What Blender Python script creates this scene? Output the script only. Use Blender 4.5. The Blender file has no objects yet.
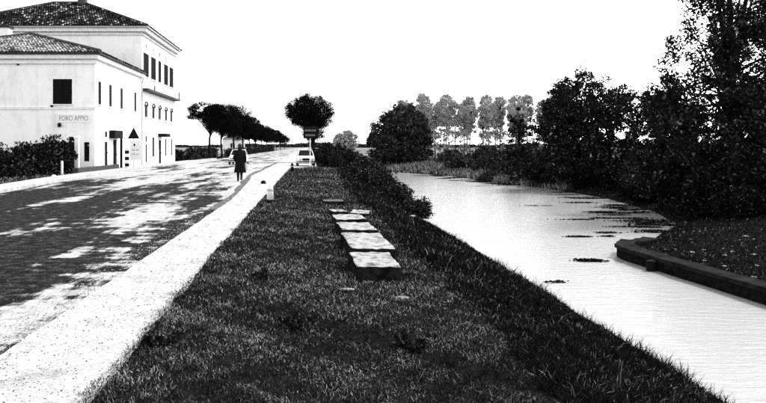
import bpy, math, random
import numpy as np
from mathutils import Vector, Matrix
R = math.radians
rng = np.random.default_rng(11)
random.seed(11)
sc = bpy.context.scene
col = sc.collection

# ------------------------------------------------------------------ camera
EYE = 1.70
cam = bpy.data.cameras.new('camera')
cam.sensor_width = 36
cam.lens = 36 * 750 / 766
cam.shift_x = (383 - 310) / 766
cam.shift_y = -(201.5 - 146) / 766
cam.clip_end = 6000
cam.clip_start = 0.1
co = bpy.data.objects.new('camera', cam)
co.location = (0, 0, EYE)
co.rotation_euler = (R(90), 0, 0)
col.objects.link(co)
sc.camera = co

# ------------------------------------------------------------------ sky and sun (bright thin overcast, black and white film)
SUN_AZ, SUN_EL = 58, 50            # degrees right of the road direction, height
w = bpy.data.worlds.new('World'); sc.world = w; w.use_nodes = True
nt = w.node_tree; nt.nodes.clear()
sky = nt.nodes.new('ShaderNodeTexSky'); sky.sky_type = 'NISHITA'; sky.sun_disc = False
sky.sun_elevation = R(SUN_EL); sky.sun_rotation = R(SUN_AZ)
sky.air_density = 1.0; sky.dust_density = 0.6; sky.ozone_density = 1.0
bw = nt.nodes.new('ShaderNodeRGBToBW')
bg = nt.nodes.new('ShaderNodeBackground'); bg.inputs[1].default_value = 0.15
wo = nt.nodes.new('ShaderNodeOutputWorld')
nt.links.new(sky.outputs[0], bw.inputs[0]); nt.links.new(bw.outputs[0], bg.inputs[0]); nt.links.new(bg.outputs[0], wo.inputs[0])
sl = bpy.data.lights.new('sun', 'SUN'); sl.energy = 1.3; sl.angle = R(10); sl.color = (1, 1, 1)
so = bpy.data.objects.new('sun', sl); col.objects.link(so)
d = Vector((math.sin(R(SUN_AZ)) * math.cos(R(SUN_EL)), math.cos(R(SUN_AZ)) * math.cos(R(SUN_EL)), math.sin(R(SUN_EL))))
so.rotation_euler = d.to_track_quat('Z', 'Y').to_euler(); so.location = d * 60
sc.view_settings.view_transform = 'Standard'; sc.view_settings.look = 'None'
sc.view_settings.gamma = 1; sc.view_settings.use_curve_mapping = False
sc.view_settings.exposure = 2.1
sc.render.engine = 'CYCLES'
sc.cycles.use_denoising = False
sc.cycles.max_bounces = 5; sc.cycles.diffuse_bounces = 2; sc.cycles.transparent_max_bounces = 4

# ------------------------------------------------------------------ materials (grey: the film is black and white)
def g(v): return (v, v, v, 1)
def newmat(name):
    m = bpy.data.materials.new(name); m.use_nodes = True
    n = m.node_tree; p = n.nodes['Principled BSDF']
    return m, n, p
def N(n, t, **kw):
    x = n.nodes.new(t)
    for k, v in kw.items(): setattr(x, k, v)
    return x
def ramp(n, stops):
    r = N(n, 'ShaderNodeValToRGB'); e = r.color_ramp.elements
    while len(e) < len(stops): e.new(0.5)
    for i, (p, v) in enumerate(stops): e[i].position = p; e[i].color = g(v)
    return r
def noise(n, scale, detail=6, rough=.6, vec=None):
    x = N(n, 'ShaderNodeTexNoise'); x.inputs['Scale'].default_value = scale
    x.inputs['Detail'].default_value = detail; x.inputs['Roughness'].default_value = rough
    if vec is not None: n.links.new(vec, x.inputs['Vector'])
    return x
def bump(n, p, height, strength, dist=.02):
    b = N(n, 'ShaderNodeBump'); b.inputs['Strength'].default_value = strength; b.inputs['Distance'].default_value = dist
    n.links.new(height, b.inputs['Height']); n.links.new(b.outputs[0], p.inputs['Normal'])
def pmat(name, lo, hi, scale=4, rough=.85, bstr=.3, bdist=.02, spec=.3, lo_p=.35, hi_p=.65):
    m, n, p = newmat(name)
    tc = N(n, 'ShaderNodeTexCoord')
    a = noise(n, scale, 8, .65, tc.outputs['Object'])
    r = ramp(n, [(lo_p, lo), (hi_p, hi)])
    n.links.new(a.outputs[0], r.inputs[0]); n.links.new(r.outputs[0], p.inputs['Base Color'])
    p.inputs['Roughness'].default_value = rough; p.inputs['Specular IOR Level'].default_value = spec
    if bstr:
        b = noise(n, scale * 5, 6, .7, tc.outputs['Object']); bump(n, p, b.outputs[0], bstr, bdist)
    return m
def attrmat(name, stops, rough=1, spec=.0, transl=0):
    m, n, p = newmat(name)
    a = N(n, 'ShaderNodeAttribute'); a.attribute_name = 'v'
    r = ramp(n, stops); n.links.new(a.outputs['Fac'], r.inputs[0]); n.links.new(r.outputs[0], p.inputs['Base Color'])
    p.inputs['Roughness'].default_value = rough; p.inputs['Specular IOR Level'].default_value = spec
    return m

M = {}
M['plaster'] = pmat('plaster', .66, .84, .9, .9, .25, .01, lo_p=.25, hi_p=.5)
def stain(m):
    n = m.node_tree; p = n.nodes['Principled BSDF']; src = p.inputs['Base Color'].links[0].from_socket
    tc = N(n, 'ShaderNodeTexCoord'); mp = N(n, 'ShaderNodeMapping'); mp.inputs['Scale'].default_value = (1.6, 1.6, .22); n.links.new(tc.outputs['Object'], mp.inputs[0])
    a = noise(n, 1.1, 7, .7, mp.outputs[0]); r = ramp(n, [(.28, .78), (.5, 1)]); n.links.new(a.outputs[0], r.inputs[0])
    b = noise(n, 16, 4, .8, tc.outputs['Object']); r2 = ramp(n, [(.34, .72), (.46, 1)]); n.links.new(b.outputs[0], r2.inputs[0])
    x1 = N(n, 'ShaderNodeMix', data_type='RGBA', blend_type='MULTIPLY'); x1.inputs[0].default_value = 1; n.links.new(src, x1.inputs[6]); n.links.new(r.outputs[0], x1.inputs[7])
    x2 = N(n, 'ShaderNodeMix', data_type='RGBA', blend_type='MULTIPLY'); x2.inputs[0].default_value = 1; n.links.new(x1.outputs[2], x2.inputs[6]); n.links.new(r2.outputs[0], x2.inputs[7])
    n.links.new(x2.outputs[2], p.inputs['Base Color'])
stain(M['plaster'])
M['trim'] = pmat('trim', .60, .8, 3, .8, .1)
M['dark_trim'] = pmat('dark_trim', .012, .035, 3, .8, .1)
M['shutter'] = pmat('shutter', .004, .009, 6, .9, .2, spec=.05)
M['glass'] = pmat('glass', .006, .012, 2, .35, 0, spec=.08)
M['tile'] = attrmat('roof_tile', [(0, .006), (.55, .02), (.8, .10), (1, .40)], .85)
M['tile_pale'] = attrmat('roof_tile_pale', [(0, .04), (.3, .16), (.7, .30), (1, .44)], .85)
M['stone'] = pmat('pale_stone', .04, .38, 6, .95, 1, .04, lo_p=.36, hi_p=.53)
M['stone_shade'] = pmat('painted_stone_shade', .004, .03, 7, 1, .6, .03, spec=0, lo_p=.4, hi_p=.75)  # shade of the block sides, put into the stone colour
M['concrete'] = pmat('concrete', .03, .08, 3, .9, .5, .02)
M['quay_stone'] = pmat('quay_stone', .003, .018, 2.5, 1, .8, .04, spec=.03)
M['pavement'] = pmat('pavement', .22, .42, 2, .9, .3)
M['bark'] = pmat('bark', .006, .02, 9, 1, .8, .04, spec=.02)
M['leaf_dark'] = attrmat('leaf_dark', [(0, .004), (.7, .014), (.92, .05), (1, .2)])
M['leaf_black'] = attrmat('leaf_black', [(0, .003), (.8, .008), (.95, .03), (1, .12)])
M['leaf_mid'] = attrmat('leaf_mid', [(0, .008), (.7, .03), (.92, .08), (1, .2)])
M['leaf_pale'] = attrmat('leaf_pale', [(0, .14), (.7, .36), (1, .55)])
M['needle'] = attrmat('needle', [(0, .003), (.9, .009), (1, .03)])
M['grass'] = attrmat('grass', [(0, .004), (.5, .010), (.72, .045), (.88, .17), (1, .42)], 1, .03)
M['weed'] = attrmat('weed', [(0, .003), (.78, .007), (.94, .03), (1, .24)], 1, .03)
M['reed'] = attrmat('reed', [(0, .03), (.5, .12), (.85, .25), (1, .42)], 1, .03)
M['white_paint'] = pmat('white_paint', .68, .8, 5, .6, .1)
M['black_paint'] = pmat('black_paint', .005, .010, 5, .8, .1, spec=.06)
M['grey_paint'] = pmat('grey_paint', .3, .4, 5, .6, .1)
M['letter_paint'] = pmat('letter_paint', .10, .2, 12, .9, 0)
M['text_paint'] = pmat('text_paint', .16, .34, 12, .8, 0)
M['chrome'] = pmat('chrome', .5, .6, 5, .25, 0, spec=.6); M['chrome'].node_tree.nodes['Principled BSDF'].inputs['Metallic'].default_value = .9
M['rubber'] = pmat('rubber', .012, .02, 9, .9, .1)
M['cloth'] = pmat('dark_cloth', .005, .009, 20, 1, .2, spec=.05)
M['skin'] = pmat('skin', .28, .36, 8, .7, 0)
M['hair'] = pmat('hair', .008, .015, 60, .7, .3)
M['leather'] = pmat('pale_leather', .6, .75, 20, .6, .1)

# asphalt with pale worn, dusty patches
def asphalt():
    m, n, p = newmat('asphalt')
    tc = N(n, 'ShaderNodeTexCoord')
    mp = N(n, 'ShaderNodeMapping'); mp.inputs['Scale'].default_value = (1.0, .17, 1)
    n.links.new(tc.outputs['Object'], mp.inputs[0])
    big = noise(n, .55, 7, .68, mp.outputs[0])
    mq = N(n, 'ShaderNodeMapping'); mq.inputs['Scale'].default_value = (.8, 2.2, 1); n.links.new(tc.outputs['Object'], mq.inputs[0])
    rag = noise(n, .9, 7, .75, mq.outputs[0])
    bm_ = N(n, 'ShaderNodeMath', operation='MULTIPLY_ADD'); bm_.inputs[1].default_value = .42; bm_.inputs[2].default_value = -.21; n.links.new(rag.outputs[0], bm_.inputs[0])
    bs_ = N(n, 'ShaderNodeMath', operation='ADD'); n.links.new(big.outputs[0], bs_.inputs[0]); n.links.new(bm_.outputs[0], bs_.inputs[1])
    class big: outputs = [bs_.outputs[0]]
    sep = N(n, 'ShaderNodeSeparateXYZ'); n.links.new(tc.outputs['Object'], sep.inputs[0])
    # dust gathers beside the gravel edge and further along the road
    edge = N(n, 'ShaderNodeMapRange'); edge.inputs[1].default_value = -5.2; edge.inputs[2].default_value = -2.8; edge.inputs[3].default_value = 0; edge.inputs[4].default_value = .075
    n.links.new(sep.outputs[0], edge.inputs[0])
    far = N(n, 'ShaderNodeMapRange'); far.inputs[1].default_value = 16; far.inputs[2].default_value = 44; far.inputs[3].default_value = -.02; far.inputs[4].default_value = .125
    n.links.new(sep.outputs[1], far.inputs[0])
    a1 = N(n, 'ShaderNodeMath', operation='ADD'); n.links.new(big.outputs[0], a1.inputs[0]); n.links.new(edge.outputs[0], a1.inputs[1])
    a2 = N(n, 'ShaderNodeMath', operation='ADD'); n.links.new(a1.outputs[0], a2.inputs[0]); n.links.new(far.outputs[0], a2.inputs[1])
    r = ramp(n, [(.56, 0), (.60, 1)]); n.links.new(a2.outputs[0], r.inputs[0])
    fa = noise(n, 38, 5, .8, tc.outputs['Object']); fb = noise(n, 5, 6, .75, tc.outputs['Object'])
    fm = N(n, 'ShaderNodeMix', data_type='RGBA'); fm.inputs[0].default_value = .45; n.links.new(fa.outputs[0], fm.inputs[6]); n.links.new(fb.outputs[0], fm.inputs[7])
    class _o: outputs = [fm.outputs[2]]
    fine = _o
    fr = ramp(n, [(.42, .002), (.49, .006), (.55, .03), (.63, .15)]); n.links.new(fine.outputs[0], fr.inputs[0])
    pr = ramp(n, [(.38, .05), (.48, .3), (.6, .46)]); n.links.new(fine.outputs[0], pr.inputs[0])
    mx = N(n, 'ShaderNodeMix', data_type='RGBA'); n.links.new(r.outputs[0], mx.inputs[0]); n.links.new(fr.outputs[0], mx.inputs[6]); n.links.new(pr.outputs[0], mx.inputs[7])
    n.links.new(mx.outputs[2], p.inputs['Base Color'])
    p.inputs['Roughness'].default_value = 1; p.inputs['Specular IOR Level'].default_value = .02
    bump(n, p, fine.outputs[0], .6, .015)
    return m
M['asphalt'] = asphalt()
def gravel():
    m, n, p = newmat('pale_gravel')
    tc = N(n, 'ShaderNodeTexCoord')
    f = noise(n, 34, 6, .8, tc.outputs['Object']); r = ramp(n, [(.33, .05), (.43, .30), (.58, .46)])
    n.links.new(f.outputs[0], r.inputs[0])
    b = noise(n, 1.7, 5, .7, tc.outputs['Object']); br = ramp(n, [(.32, .6), (.5, 1)])
    n.links.new(b.outputs[0], br.inputs[0])
    mx = N(n, 'ShaderNodeMix', data_type='RGBA', blend_type='MULTIPLY'); mx.inputs[0].default_value = 1
    n.links.new(r.outputs[0], mx.inputs[6]); n.links.new(br.outputs[0], mx.inputs[7]); n.links.new(mx.outputs[2], p.inputs['Base Color'])
    p.inputs['Roughness'].default_value = .95; p.inputs['Specular IOR Level'].default_value = .2
    bump(n, p, f.outputs[0], .5, .015)
    return m
M['gravel'] = gravel()
M['soil'] = pmat('soil', .004, .016, 7, 1, .8, .04, spec=0)
def field_soil():
    m = pmat('field_soil', .004, .016, 7, 1, .8, .04, spec=0); n = m.node_tree; p = n.nodes['Principled BSDF']
    src = p.inputs['Base Color'].links[0].from_socket
    tc = N(n, 'ShaderNodeTexCoord'); sep = N(n, 'ShaderNodeSeparateXYZ'); n.links.new(tc.outputs['Object'], sep.inputs[0])
    mr = N(n, 'ShaderNodeMapRange'); mr.inputs[1].default_value = 118; mr.inputs[2].default_value = 136; n.links.new(sep.outputs[1], mr.inputs[0])
    st = noise(n, .05, 6, .6, tc.outputs['Object']); sr = ramp(n, [(.35, .06), (.65, .26)]); n.links.new(st.outputs[0], sr.inputs[0])
    mx = N(n, 'ShaderNodeMix', data_type='RGBA'); n.links.new(mr.outputs[0], mx.inputs[0]); n.links.new(src, mx.inputs[6]); n.links.new(sr.outputs[0], mx.inputs[7])
    n.links.new(mx.outputs[2], p.inputs['Base Color']); return m
M['field_soil'] = field_soil()
def water():
    m, n, p = newmat('silty_water')
    tc = N(n, 'ShaderNodeTexCoord')
    mp = N(n, 'ShaderNodeMapping'); mp.inputs['Scale'].default_value = (.7, 2.2, 1)
    n.links.new(tc.outputs['Object'], mp.inputs[0])
    a = noise(n, 2.2, 5, .6, mp.outputs[0])
    b = noise(n, 9, 3, .6, mp.outputs[0])
    ad = N(n, 'ShaderNodeMath', operation='MULTIPLY_ADD'); ad.inputs[1].default_value = .35
    n.links.new(b.outputs[0], ad.inputs[0]); n.links.new(a.outputs[0], ad.inputs[2])
    bump(n, p, ad.outputs[0], 1, .03)
    p.inputs['Base Color'].default_value = g(.38)
    p.inputs['Roughness'].default_value = .04
    p.inputs['IOR'].default_value = 1.33
    p.inputs['Specular IOR Level'].default_value = .5
    return m
M['water'] = water()

# ------------------------------------------------------------------ mesh helpers
def link(o, parent=None):
    col.objects.link(o)
    if parent is not None: o.parent = parent
    return o
def tag(o, label=None, cat=None, group=None, kind=None):
    if label: o['label'] = label
    if cat: o['category'] = cat
    if group: o['group'] = group
    if kind: o['kind'] = kind
    return o
def empty(name, loc=(0, 0, 0), rz=0):
    o = bpy.data.objects.new(name, None); o.location = loc; o.rotation_euler = (0, 0, rz); o.empty_display_size = .2
    return link(o)
class MB:
    def __init__(s): s.v = []; s.f = []
    def add(s, vs, fs):
        b = len(s.v); s.v += [tuple(v) for v in vs]; s.f += [tuple(i + b for i in f) for f in fs]; return s
    def box(s, x0, x1, y0, y1, z0, z1):
        return s.add([(x0, y0, z0), (x1, y0, z0), (x1, y1, z0), (x0, y1, z0), (x0, y0, z1), (x1, y0, z1), (x1, y1, z1), (x0, y1, z1)],
                     [(3, 2, 1, 0), (4, 5, 6, 7), (0, 1, 5, 4), (1, 2, 6, 5), (2, 3, 7, 6), (3, 0, 4, 7)])
    def quad(s, a, b, c, d): return s.add([a, b, c, d], [(0, 1, 2, 3)])
    def poly(s, pts): return s.add(pts, [tuple(range(len(pts)))])
    def loft(s, rings, cap=True, closed=True):
        n = len(rings[0]); vs = [p for r in rings for p in r]; fs = []
        for i in range(len(rings) - 1):
            for j in range(n if closed else n - 1):
                k = (j + 1) % n; fs.append((i * n + j, i * n + k, (i + 1) * n + k, (i + 1) * n + j))
        if cap: fs.append(tuple(range(n - 1, -1, -1))); fs.append(tuple(range((len(rings) - 1) * n, len(rings) * n)))
        return s.add(vs, fs)
    def tube(s, pts, rad, n=7):
        pts = [Vector(p) for p in pts]; rings = []
        if not hasattr(rad, '__len__'): rad = [rad] * len(pts)
        for i, p in enumerate(pts):
            t = (pts[min(i + 1, len(pts) - 1)] - pts[max(i - 1, 0)]).normalized()
            a = t.cross(Vector((.31, .93, .17))).normalized(); b = t.cross(a)
            rings.append([p + (a * math.cos(q * 2 * math.pi / n) + b * math.sin(q * 2 * math.pi / n)) * rad[i] for q in range(n)])
        return s.loft(rings)
    def lathe(s, prof, c=(0, 0, 0), n=12):
        rings = [[(c[0] + r * math.cos(q * 2 * math.pi / n), c[1] + r * math.sin(q * 2 * math.pi / n), c[2] + z) for q in range(n)] for r, z in prof]
        return s.loft(rings)
    def prism(s, poly2, y0, y1):          # polygon in x,z extruded along y
        return s.loft([[(x, y0, z) for x, z in poly2], [(x, y1, z) for x, z in poly2]])
    def build(s, name, m, parent=None, smooth=False, bevel=0):
        me = bpy.data.meshes.new(name); me.from_pydata(s.v, [], s.f); me.materials.append(M[m] if isinstance(m, str) else m)
        me.update()
        if smooth: me.polygons.foreach_set('use_smooth', [True] * len(me.polygons))
        o = bpy.data.objects.new(name, me); link(o, parent)
        if bevel:
            b = o.modifiers.new('bevel', 'BEVEL'); b.width = bevel; b.segments = 2; b.limit_method = 'ANGLE'
        return o
def fastmesh(name, V, F, m, parent=None, attr=None, smooth=False):
    """V (n,3), F (m,k) numpy; attr per vertex float 'v'"""
    V = np.ascontiguousarray(V, np.float32); F = np.ascontiguousarray(F, np.int32)
    me = bpy.data.meshes.new(name); k = F.shape[1]
    me.vertices.add(len(V)); me.vertices.foreach_set('co', V.ravel())
    me.loops.add(F.size); me.loops.foreach_set('vertex_index', F.ravel())
    me.polygons.add(len(F)); me.polygons.foreach_set('loop_start', np.arange(0, F.size, k, dtype=np.int32))
    try: me.polygons.foreach_set('loop_total', np.full(len(F), k, np.int32))
    except Exception: pass
    if smooth: me.polygons.foreach_set('use_smooth', np.ones(len(F), bool))
    me.update(calc_edges=True)
    if attr is not None:
        a = me.attributes.new('v', 'FLOAT', 'POINT'); a.data.foreach_set('value', np.ascontiguousarray(attr, np.float32))
    me.materials.append(M[m] if isinstance(m, str) else m)
    o = bpy.data.objects.new(name, me); return link(o, parent)

# ------------------------------------------------------------------ terrain
WL = -1.80
Ly = [-40, 0, 17, 30, 50, 90, 115, 175, 400, 3000]; Lx = [5.45, 5.4, 5.3, 5.05, 5.5, 7.8, 7.2, 8.0, 9, 9]
Ry = [-40, 0, 10, 17, 22.6, 24.3, 25.2, 28, 33, 40, 50, 62, 70, 88, 96, 100, 115, 175, 400, 3000]
Rx = [11.3, 10.9, 10.6, 10.25, 9.9, 10.05, 11.2, 13.0, 16.3, 18.4, 19.8, 19.6, 18, 16.4, 13.2, 11.2, 9.4, 11, 13, 13]
def wav(x, y, s, k=0):
    return (np.sin(x * s + 1.3 + k) * np.cos(y * s * .83 + .7 * k) + .5 * np.sin(x * s * 2.3 + y * s * 1.7 + 2 * k) + .3 * np.cos(x * s * 4.1 - y * s * 3.3 + k)) / 1.8
def sstep(t): t = np.clip(t, 0, 1); return t * t * (3 - 2 * t)
def hgt(x, y):
    x = np.asarray(x, float); y = np.asarray(y, float)
    L = np.interp(y, Ly, Lx); Rr = np.interp(y, Ry, Rx)
    C = L - 3.5
    z = np.full(np.broadcast(x, y).shape, -.02)
    x = np.broadcast_to(x, z.shape); y = np.broadcast_to(y, z.shape); L = np.broadcast_to(L, z.shape); Rr = np.broadcast_to(Rr, z.shape); C = np.broadcast_to(C, z.shape)
    onv = sstep((x + 1.55) / .5)
    mound = .16 * np.exp(-((y - 51) / 4.5) ** 2) * np.exp(-((x - .2) / 1.2) ** 2)
    vz = .03 + .05 * wav(x, y, 1.1) + .03 * wav(x, y, 3.1, 2) + mound
    pull = np.clip((y - 55) / 2, 0, 1) * np.clip((84 - y) / 3, 0, 1) * np.clip((1.0 - x) / .4, 0, 1)
    vz = vz * (1 - pull) - .03 * pull
    z = np.where(x > -1.55, -.02 + (vz + .02) * onv, z)
    t = (x - C) / 3.5
    bank = WL * (t * .55 + .45 * t * t) + .06 * wav(x, y, 1.6, 1) * np.clip(t * 3, 0, 1)
    z = np.where(x > C, np.where(t < 1, np.minimum(z, bank + .03), WL - (x - L) * .6), z)
    z = np.where(x > L, np.maximum(WL - (x - L) * .6, WL - 1.0), z)
    # right side
    u = x - Rr
    z = np.where(u > -1.2, np.maximum(z * 0 + WL - 1.0, WL + u * .7), z)
    far_r = WL + .12 + np.minimum(u * .16, .45) + np.clip((u - 3) * .10, 0, .9)
    near_r = -1.50 + np.clip(u * .03, 0, .3) + np.clip((u - 4) * .10, 0, .8)
    k = sstep((y - 24.2) / 2.0)
    rz = near_r * (1 - k) + far_r * k + .05 * wav(x, y, 1.2, 3)
    z = np.where(u > 0, rz, z)
    return z
def axis(parts):
    out = []
    for a, b, st in parts: out += list(np.arange(a, b, st))
    return np.array(sorted(set(np.round(out, 4))))
gx = axis([(-3000, -200, 400), (-200, -30, 20), (-30, -3, 3), (-3, 26, .22), (26, 60, 3), (60, 300, 24), (300, 3400, 400)])
gy = axis([(-60, 2, 6), (2, 30, .25), (30, 70, .6), (70, 130, 2), (130, 420, 15), (420, 5000, 300)])
XX, YY = np.meshgrid(gx, gy); ZZ = hgt(XX, YY)
idx = np.arange(XX.size).reshape(XX.shape)
F = np.stack([idx[:-1, :-1], idx[:-1, 1:], idx[1:, 1:], idx[1:, :-1]], -1).reshape(-1, 4)
gr = fastmesh('ground', np.stack([XX, YY, ZZ], -1).reshape(-1, 3), F, 'field_soil', smooth=True); tag(gr, kind='structure')

def strip(name, ys, xl, xr, z, m, jit=(0, 0), nx=1, zl=None):
    ys = np.asarray(ys, float)
    def sm(k): return np.convolve(rng.normal(size=len(ys) + 8), np.ones(5) / 2.2, 'same')[4:-4] * k
    a = np.asarray(xl, float) + sm(jit[0]); b = np.asarray(xr, float) + sm(jit[1])
    V = []; 
    for y, p, q in zip(ys, a, b):
        for i in range(nx + 1): V.append((p + (q - p) * i / nx, y, z))
    id_ = np.arange(len(V)).reshape(len(ys), nx + 1)
    F = np.stack([id_[:-1, :-1], id_[:-1, 1:], id_[1:, 1:], id_[1:, :-1]], -1).reshape(-1, 4)
    return tag(fastmesh(name, np.array(V), F, m), kind='structure')
PYl = [-40, 5, 27, 37, 54, 62, 90, 200, 3000]; PXl = [-10.3, -10.5, -11.1, -12.0, -12.6, -12.5, -12.2, -12.0, -12.0]
ry = np.concatenate([np.arange(-40, 100, 2.), np.arange(100, 1500, 40.)])
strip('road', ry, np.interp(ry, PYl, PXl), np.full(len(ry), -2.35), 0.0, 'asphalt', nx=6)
py = np.concatenate([np.arange(-5, 40, .12), np.arange(40, 120, .6), np.arange(120, 1500, 40.)])
plx = np.interp(py, [0, 24, 30, 44, 68, 120, 1500], [-2.52, -2.47, -2.7, -3.25, -3.2, -3.1, -3.1])
prx = np.interp(py, [0, 5, 13, 40, 54, 56.5, 80, 84, 1500], [-1.42, -1.45, -1.52, -1.55, -1.5, .55, .6, -1.5, -1.5])
strip('gravel_path', py, plx, prx, 0.012, 'gravel', jit=(.008, .012), nx=3)
# dark tarred gutter line along the gravel's outer edge
gy2 = np.arange(20, 75, .8)
gl = np.interp(gy2, [20, 24, 30, 44, 68, 75], [-2.62, -2.62, -2.9, -3.6, -3.5, -3.4])
M['tar'] = pmat('tar', .02, .09, 3, .9, .3)
strip('gutter', gy2, gl - .05, gl + .22, 0.006, 'tar', jit=(.05, .05))
# pavement with a kerb before the houses
mb = MB()
ys = list(np.arange(8, 100, 2.))
rings = []
for y in ys:
    x1 = float(np.interp(y, PYl, PXl)); x0 = x1 - 1.35
    rings.append([(x0, y, -.05), (x1, y, -.05), (x1, y, .12), (x0, y, .12)])
mb.loft(rings); pv = mb.build('pavement', 'pavement'); tag(pv, kind='structure')
# water sheet
wy = np.concatenate([np.arange(-40, 120, 1.), np.arange(120, 1500, 60.)])
wl = np.interp(wy, Ly, Lx) - .25; wr = np.interp(wy, Ry, Rx) + .25
V = []; F = []
for y, a, b in zip(wy, wl, wr): V += [(a, y, WL), (b, y, WL)]
F = [(2 * i, 2 * i + 1, 2 * i + 3, 2 * i + 2) for i in range(len(wy) - 1)]
tag(fastmesh('canal_water', np.array(V), np.array(F), 'water'), kind='structure')

# ------------------------------------------------------------------ plants
def leaves(C, size, asp=.6, m='leaf_dark', name='crown', parent=None, flat=0, vals=None):
    """C (n,3) centres, one quad each, random facing"""
    n = len(C)
    a = rng.normal(size=(n, 3)); a[:, 2] *= (1 - flat); a /= np.linalg.norm(a, axis=1)[:, None] + 1e-6
    b = rng.normal(size=(n, 3)); b -= (b * a).sum(1)[:, None] * a; b /= np.linalg.norm(b, axis=1)[:, None] + 1e-6
    s = (size * rng.uniform(.6, 1.4, n))[:, None]
    a = a * s; b = b * s * asp
    V = np.stack([C - a, C + b * .9 - a * .1, C + a, C - b * .9 + a * .1], 1).reshape(-1, 3)
    F = np.arange(4 * n).reshape(n, 4)
    v = rng.uniform(0, 1, n) if vals is None else vals
    return fastmesh(name, V, F, m, parent, np.repeat(v, 4))
def ball(n, shell=.5):
    d = rng.normal(size=(n, 3)); d /= np.linalg.norm(d, axis=1)[:, None]
    return d * (rng.uniform(0, 1, n) ** (1 / (3 + 4 * shell)))[:, None]
def make_tree(name, base, lobes, nclump, rclump, perclump, leaf, m, trunk_r, fork, label=None, cat='tree', group=None, limbs=14, asp=.6, flat=0, lean=(0, 0), squash=.8, bark='bark', shell=.4):
    """lobes: list of (cx,cy,cz,rx,ry,rz) relative to base; clumps fill the lobes"""
    t = empty(name, base)
    lob = np.array(lobes, float); vol = lob[:, 3] * lob[:, 4] * lob[:, 5]; pr = vol ** .8; pr /= pr.sum()
    pick = rng.choice(len(lob), nclump, p=pr)
    cc = lob[pick, :3] + ball(nclump, shell) * lob[pick, 3:]
    n = nclump * perclump
    rr = rclump * rng.uniform(.55, 1.35, nclump)
    P = np.repeat(cc, perclump, 0) + ball(n, .1) * np.repeat(rr, perclump)[:, None] * np.array([1, 1, squash])
    P = P[P[:, 2] > .02]
    leaves(P, leaf, asp, m, 'crown', t, flat)
    mb = MB(); top = Vector((lean[0], lean[1], fork))
    k = 6; pts = [Vector((0, 0, -.15)).lerp(top, i / (k - 1)) + Vector((math.sin(i * 1.7) * .08 * trunk_r * 6, math.cos(i * 2.1) * .05 * trunk_r * 6, 0)) * (0 if i == 0 else 1) for i in range(k)]
    mb.tube(pts, [trunk_r * (1.35 if i == 0 else 1 - .35 * i / k) for i in range(k)], 8)
    order = np.argsort(-cc[:, 2]); sel = list(order[:max(2, limbs // 3)]) + list(rng.choice(nclump, min(limbs, nclump), replace=False))
    for i in sel:
        e = Vector(cc[i]); f0 = rng.uniform(.62, 1.0); s0 = pts[0].lerp(pts[-1], f0)
        if (e - s0).length < .3: continue
        mid = s0.lerp(e, .5) + Vector((rng.normal() * .15, rng.normal() * .15, .12 * (e - s0).length))
        r0 = trunk_r * .42
        mb.tube([s0, mid, e], [r0, r0 * .6, r0 * .18], 5)
    mb.build('trunk', bark, t, True)
    if label: tag(t, label, cat, group)
    return t
def copy_tree(o, loc, rz=0, s=1, label=None, group=None, sz=None):
    c = o.copy(); link(c); c.location = loc; c.rotation_euler = (0, 0, rz); c.scale = (s, s, sz or s)
    if label: c['label'] = label
    if group: c['group'] = group
    for ch in o.children:
        k = ch.copy(); link(k); k.parent = c
    return c
def gz(x, y): return float(hgt(x, y))

def blades(name, X, Y, h, wd, m, lean=.5, kind='stuff', patch=0, label=None, cat=None, base=None):
    n = len(X); Z = hgt(X, Y) if base is None else base
    P = np.stack([X, Y, Z - .01], 1)
    h = h * rng.uniform(.45, 1.3, n); wd = wd * rng.uniform(.6, 1.4, n)
    th = rng.uniform(0, 2 * np.pi, n); side = np.stack([np.cos(th), np.sin(th), np.zeros(n)], 1) * wd[:, None] * .5
    ph = rng.uniform(0, 2 * np.pi, n); ln = np.abs(rng.normal(0, lean, n))
    dr = np.stack([np.cos(ph) * ln, np.sin(ph) * ln, np.ones(n)], 1); dr /= np.linalg.norm(dr, axis=1)[:, None]
    dr2 = np.stack([np.cos(ph) * (ln * 2.4 + .25), np.sin(ph) * (ln * 2.4 + .25), np.full(n, .9)], 1); dr2 /= np.linalg.norm(dr2, axis=1)[:, None]
    mid = P + dr * h[:, None] * .55; tip = mid + dr2 * h[:, None] * .5
    V = np.stack([P - side, P + side, mid + side * .8, mid - side * .8, tip], 1).reshape(-1, 3)
    b = np.arange(n) * 5
    F = np.concatenate([np.stack([b, b + 1, b + 2], 1), np.stack([b, b + 2, b + 3], 1), np.stack([b + 3, b + 2, b + 4], 1)])
    v = rng.uniform(0, 1, n)
    if patch: v = np.clip(v + patch * (wav(X, Y, .9, 3) * .32 + wav(X, Y, 3.7, 8) * .5 + wav(X, Y, 11, 5) * .35), 0, 1)
    o = fastmesh(name, V, F, m, None, np.repeat(v, 5)); o['kind'] = kind
    if label: o['label'] = label
    if cat: o['category'] = cat
    return o
def persp_y(n, y0, y1): u = rng.uniform(0, 1, n); return y0 / (1 - u * (1 - y0 / y1))

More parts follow.
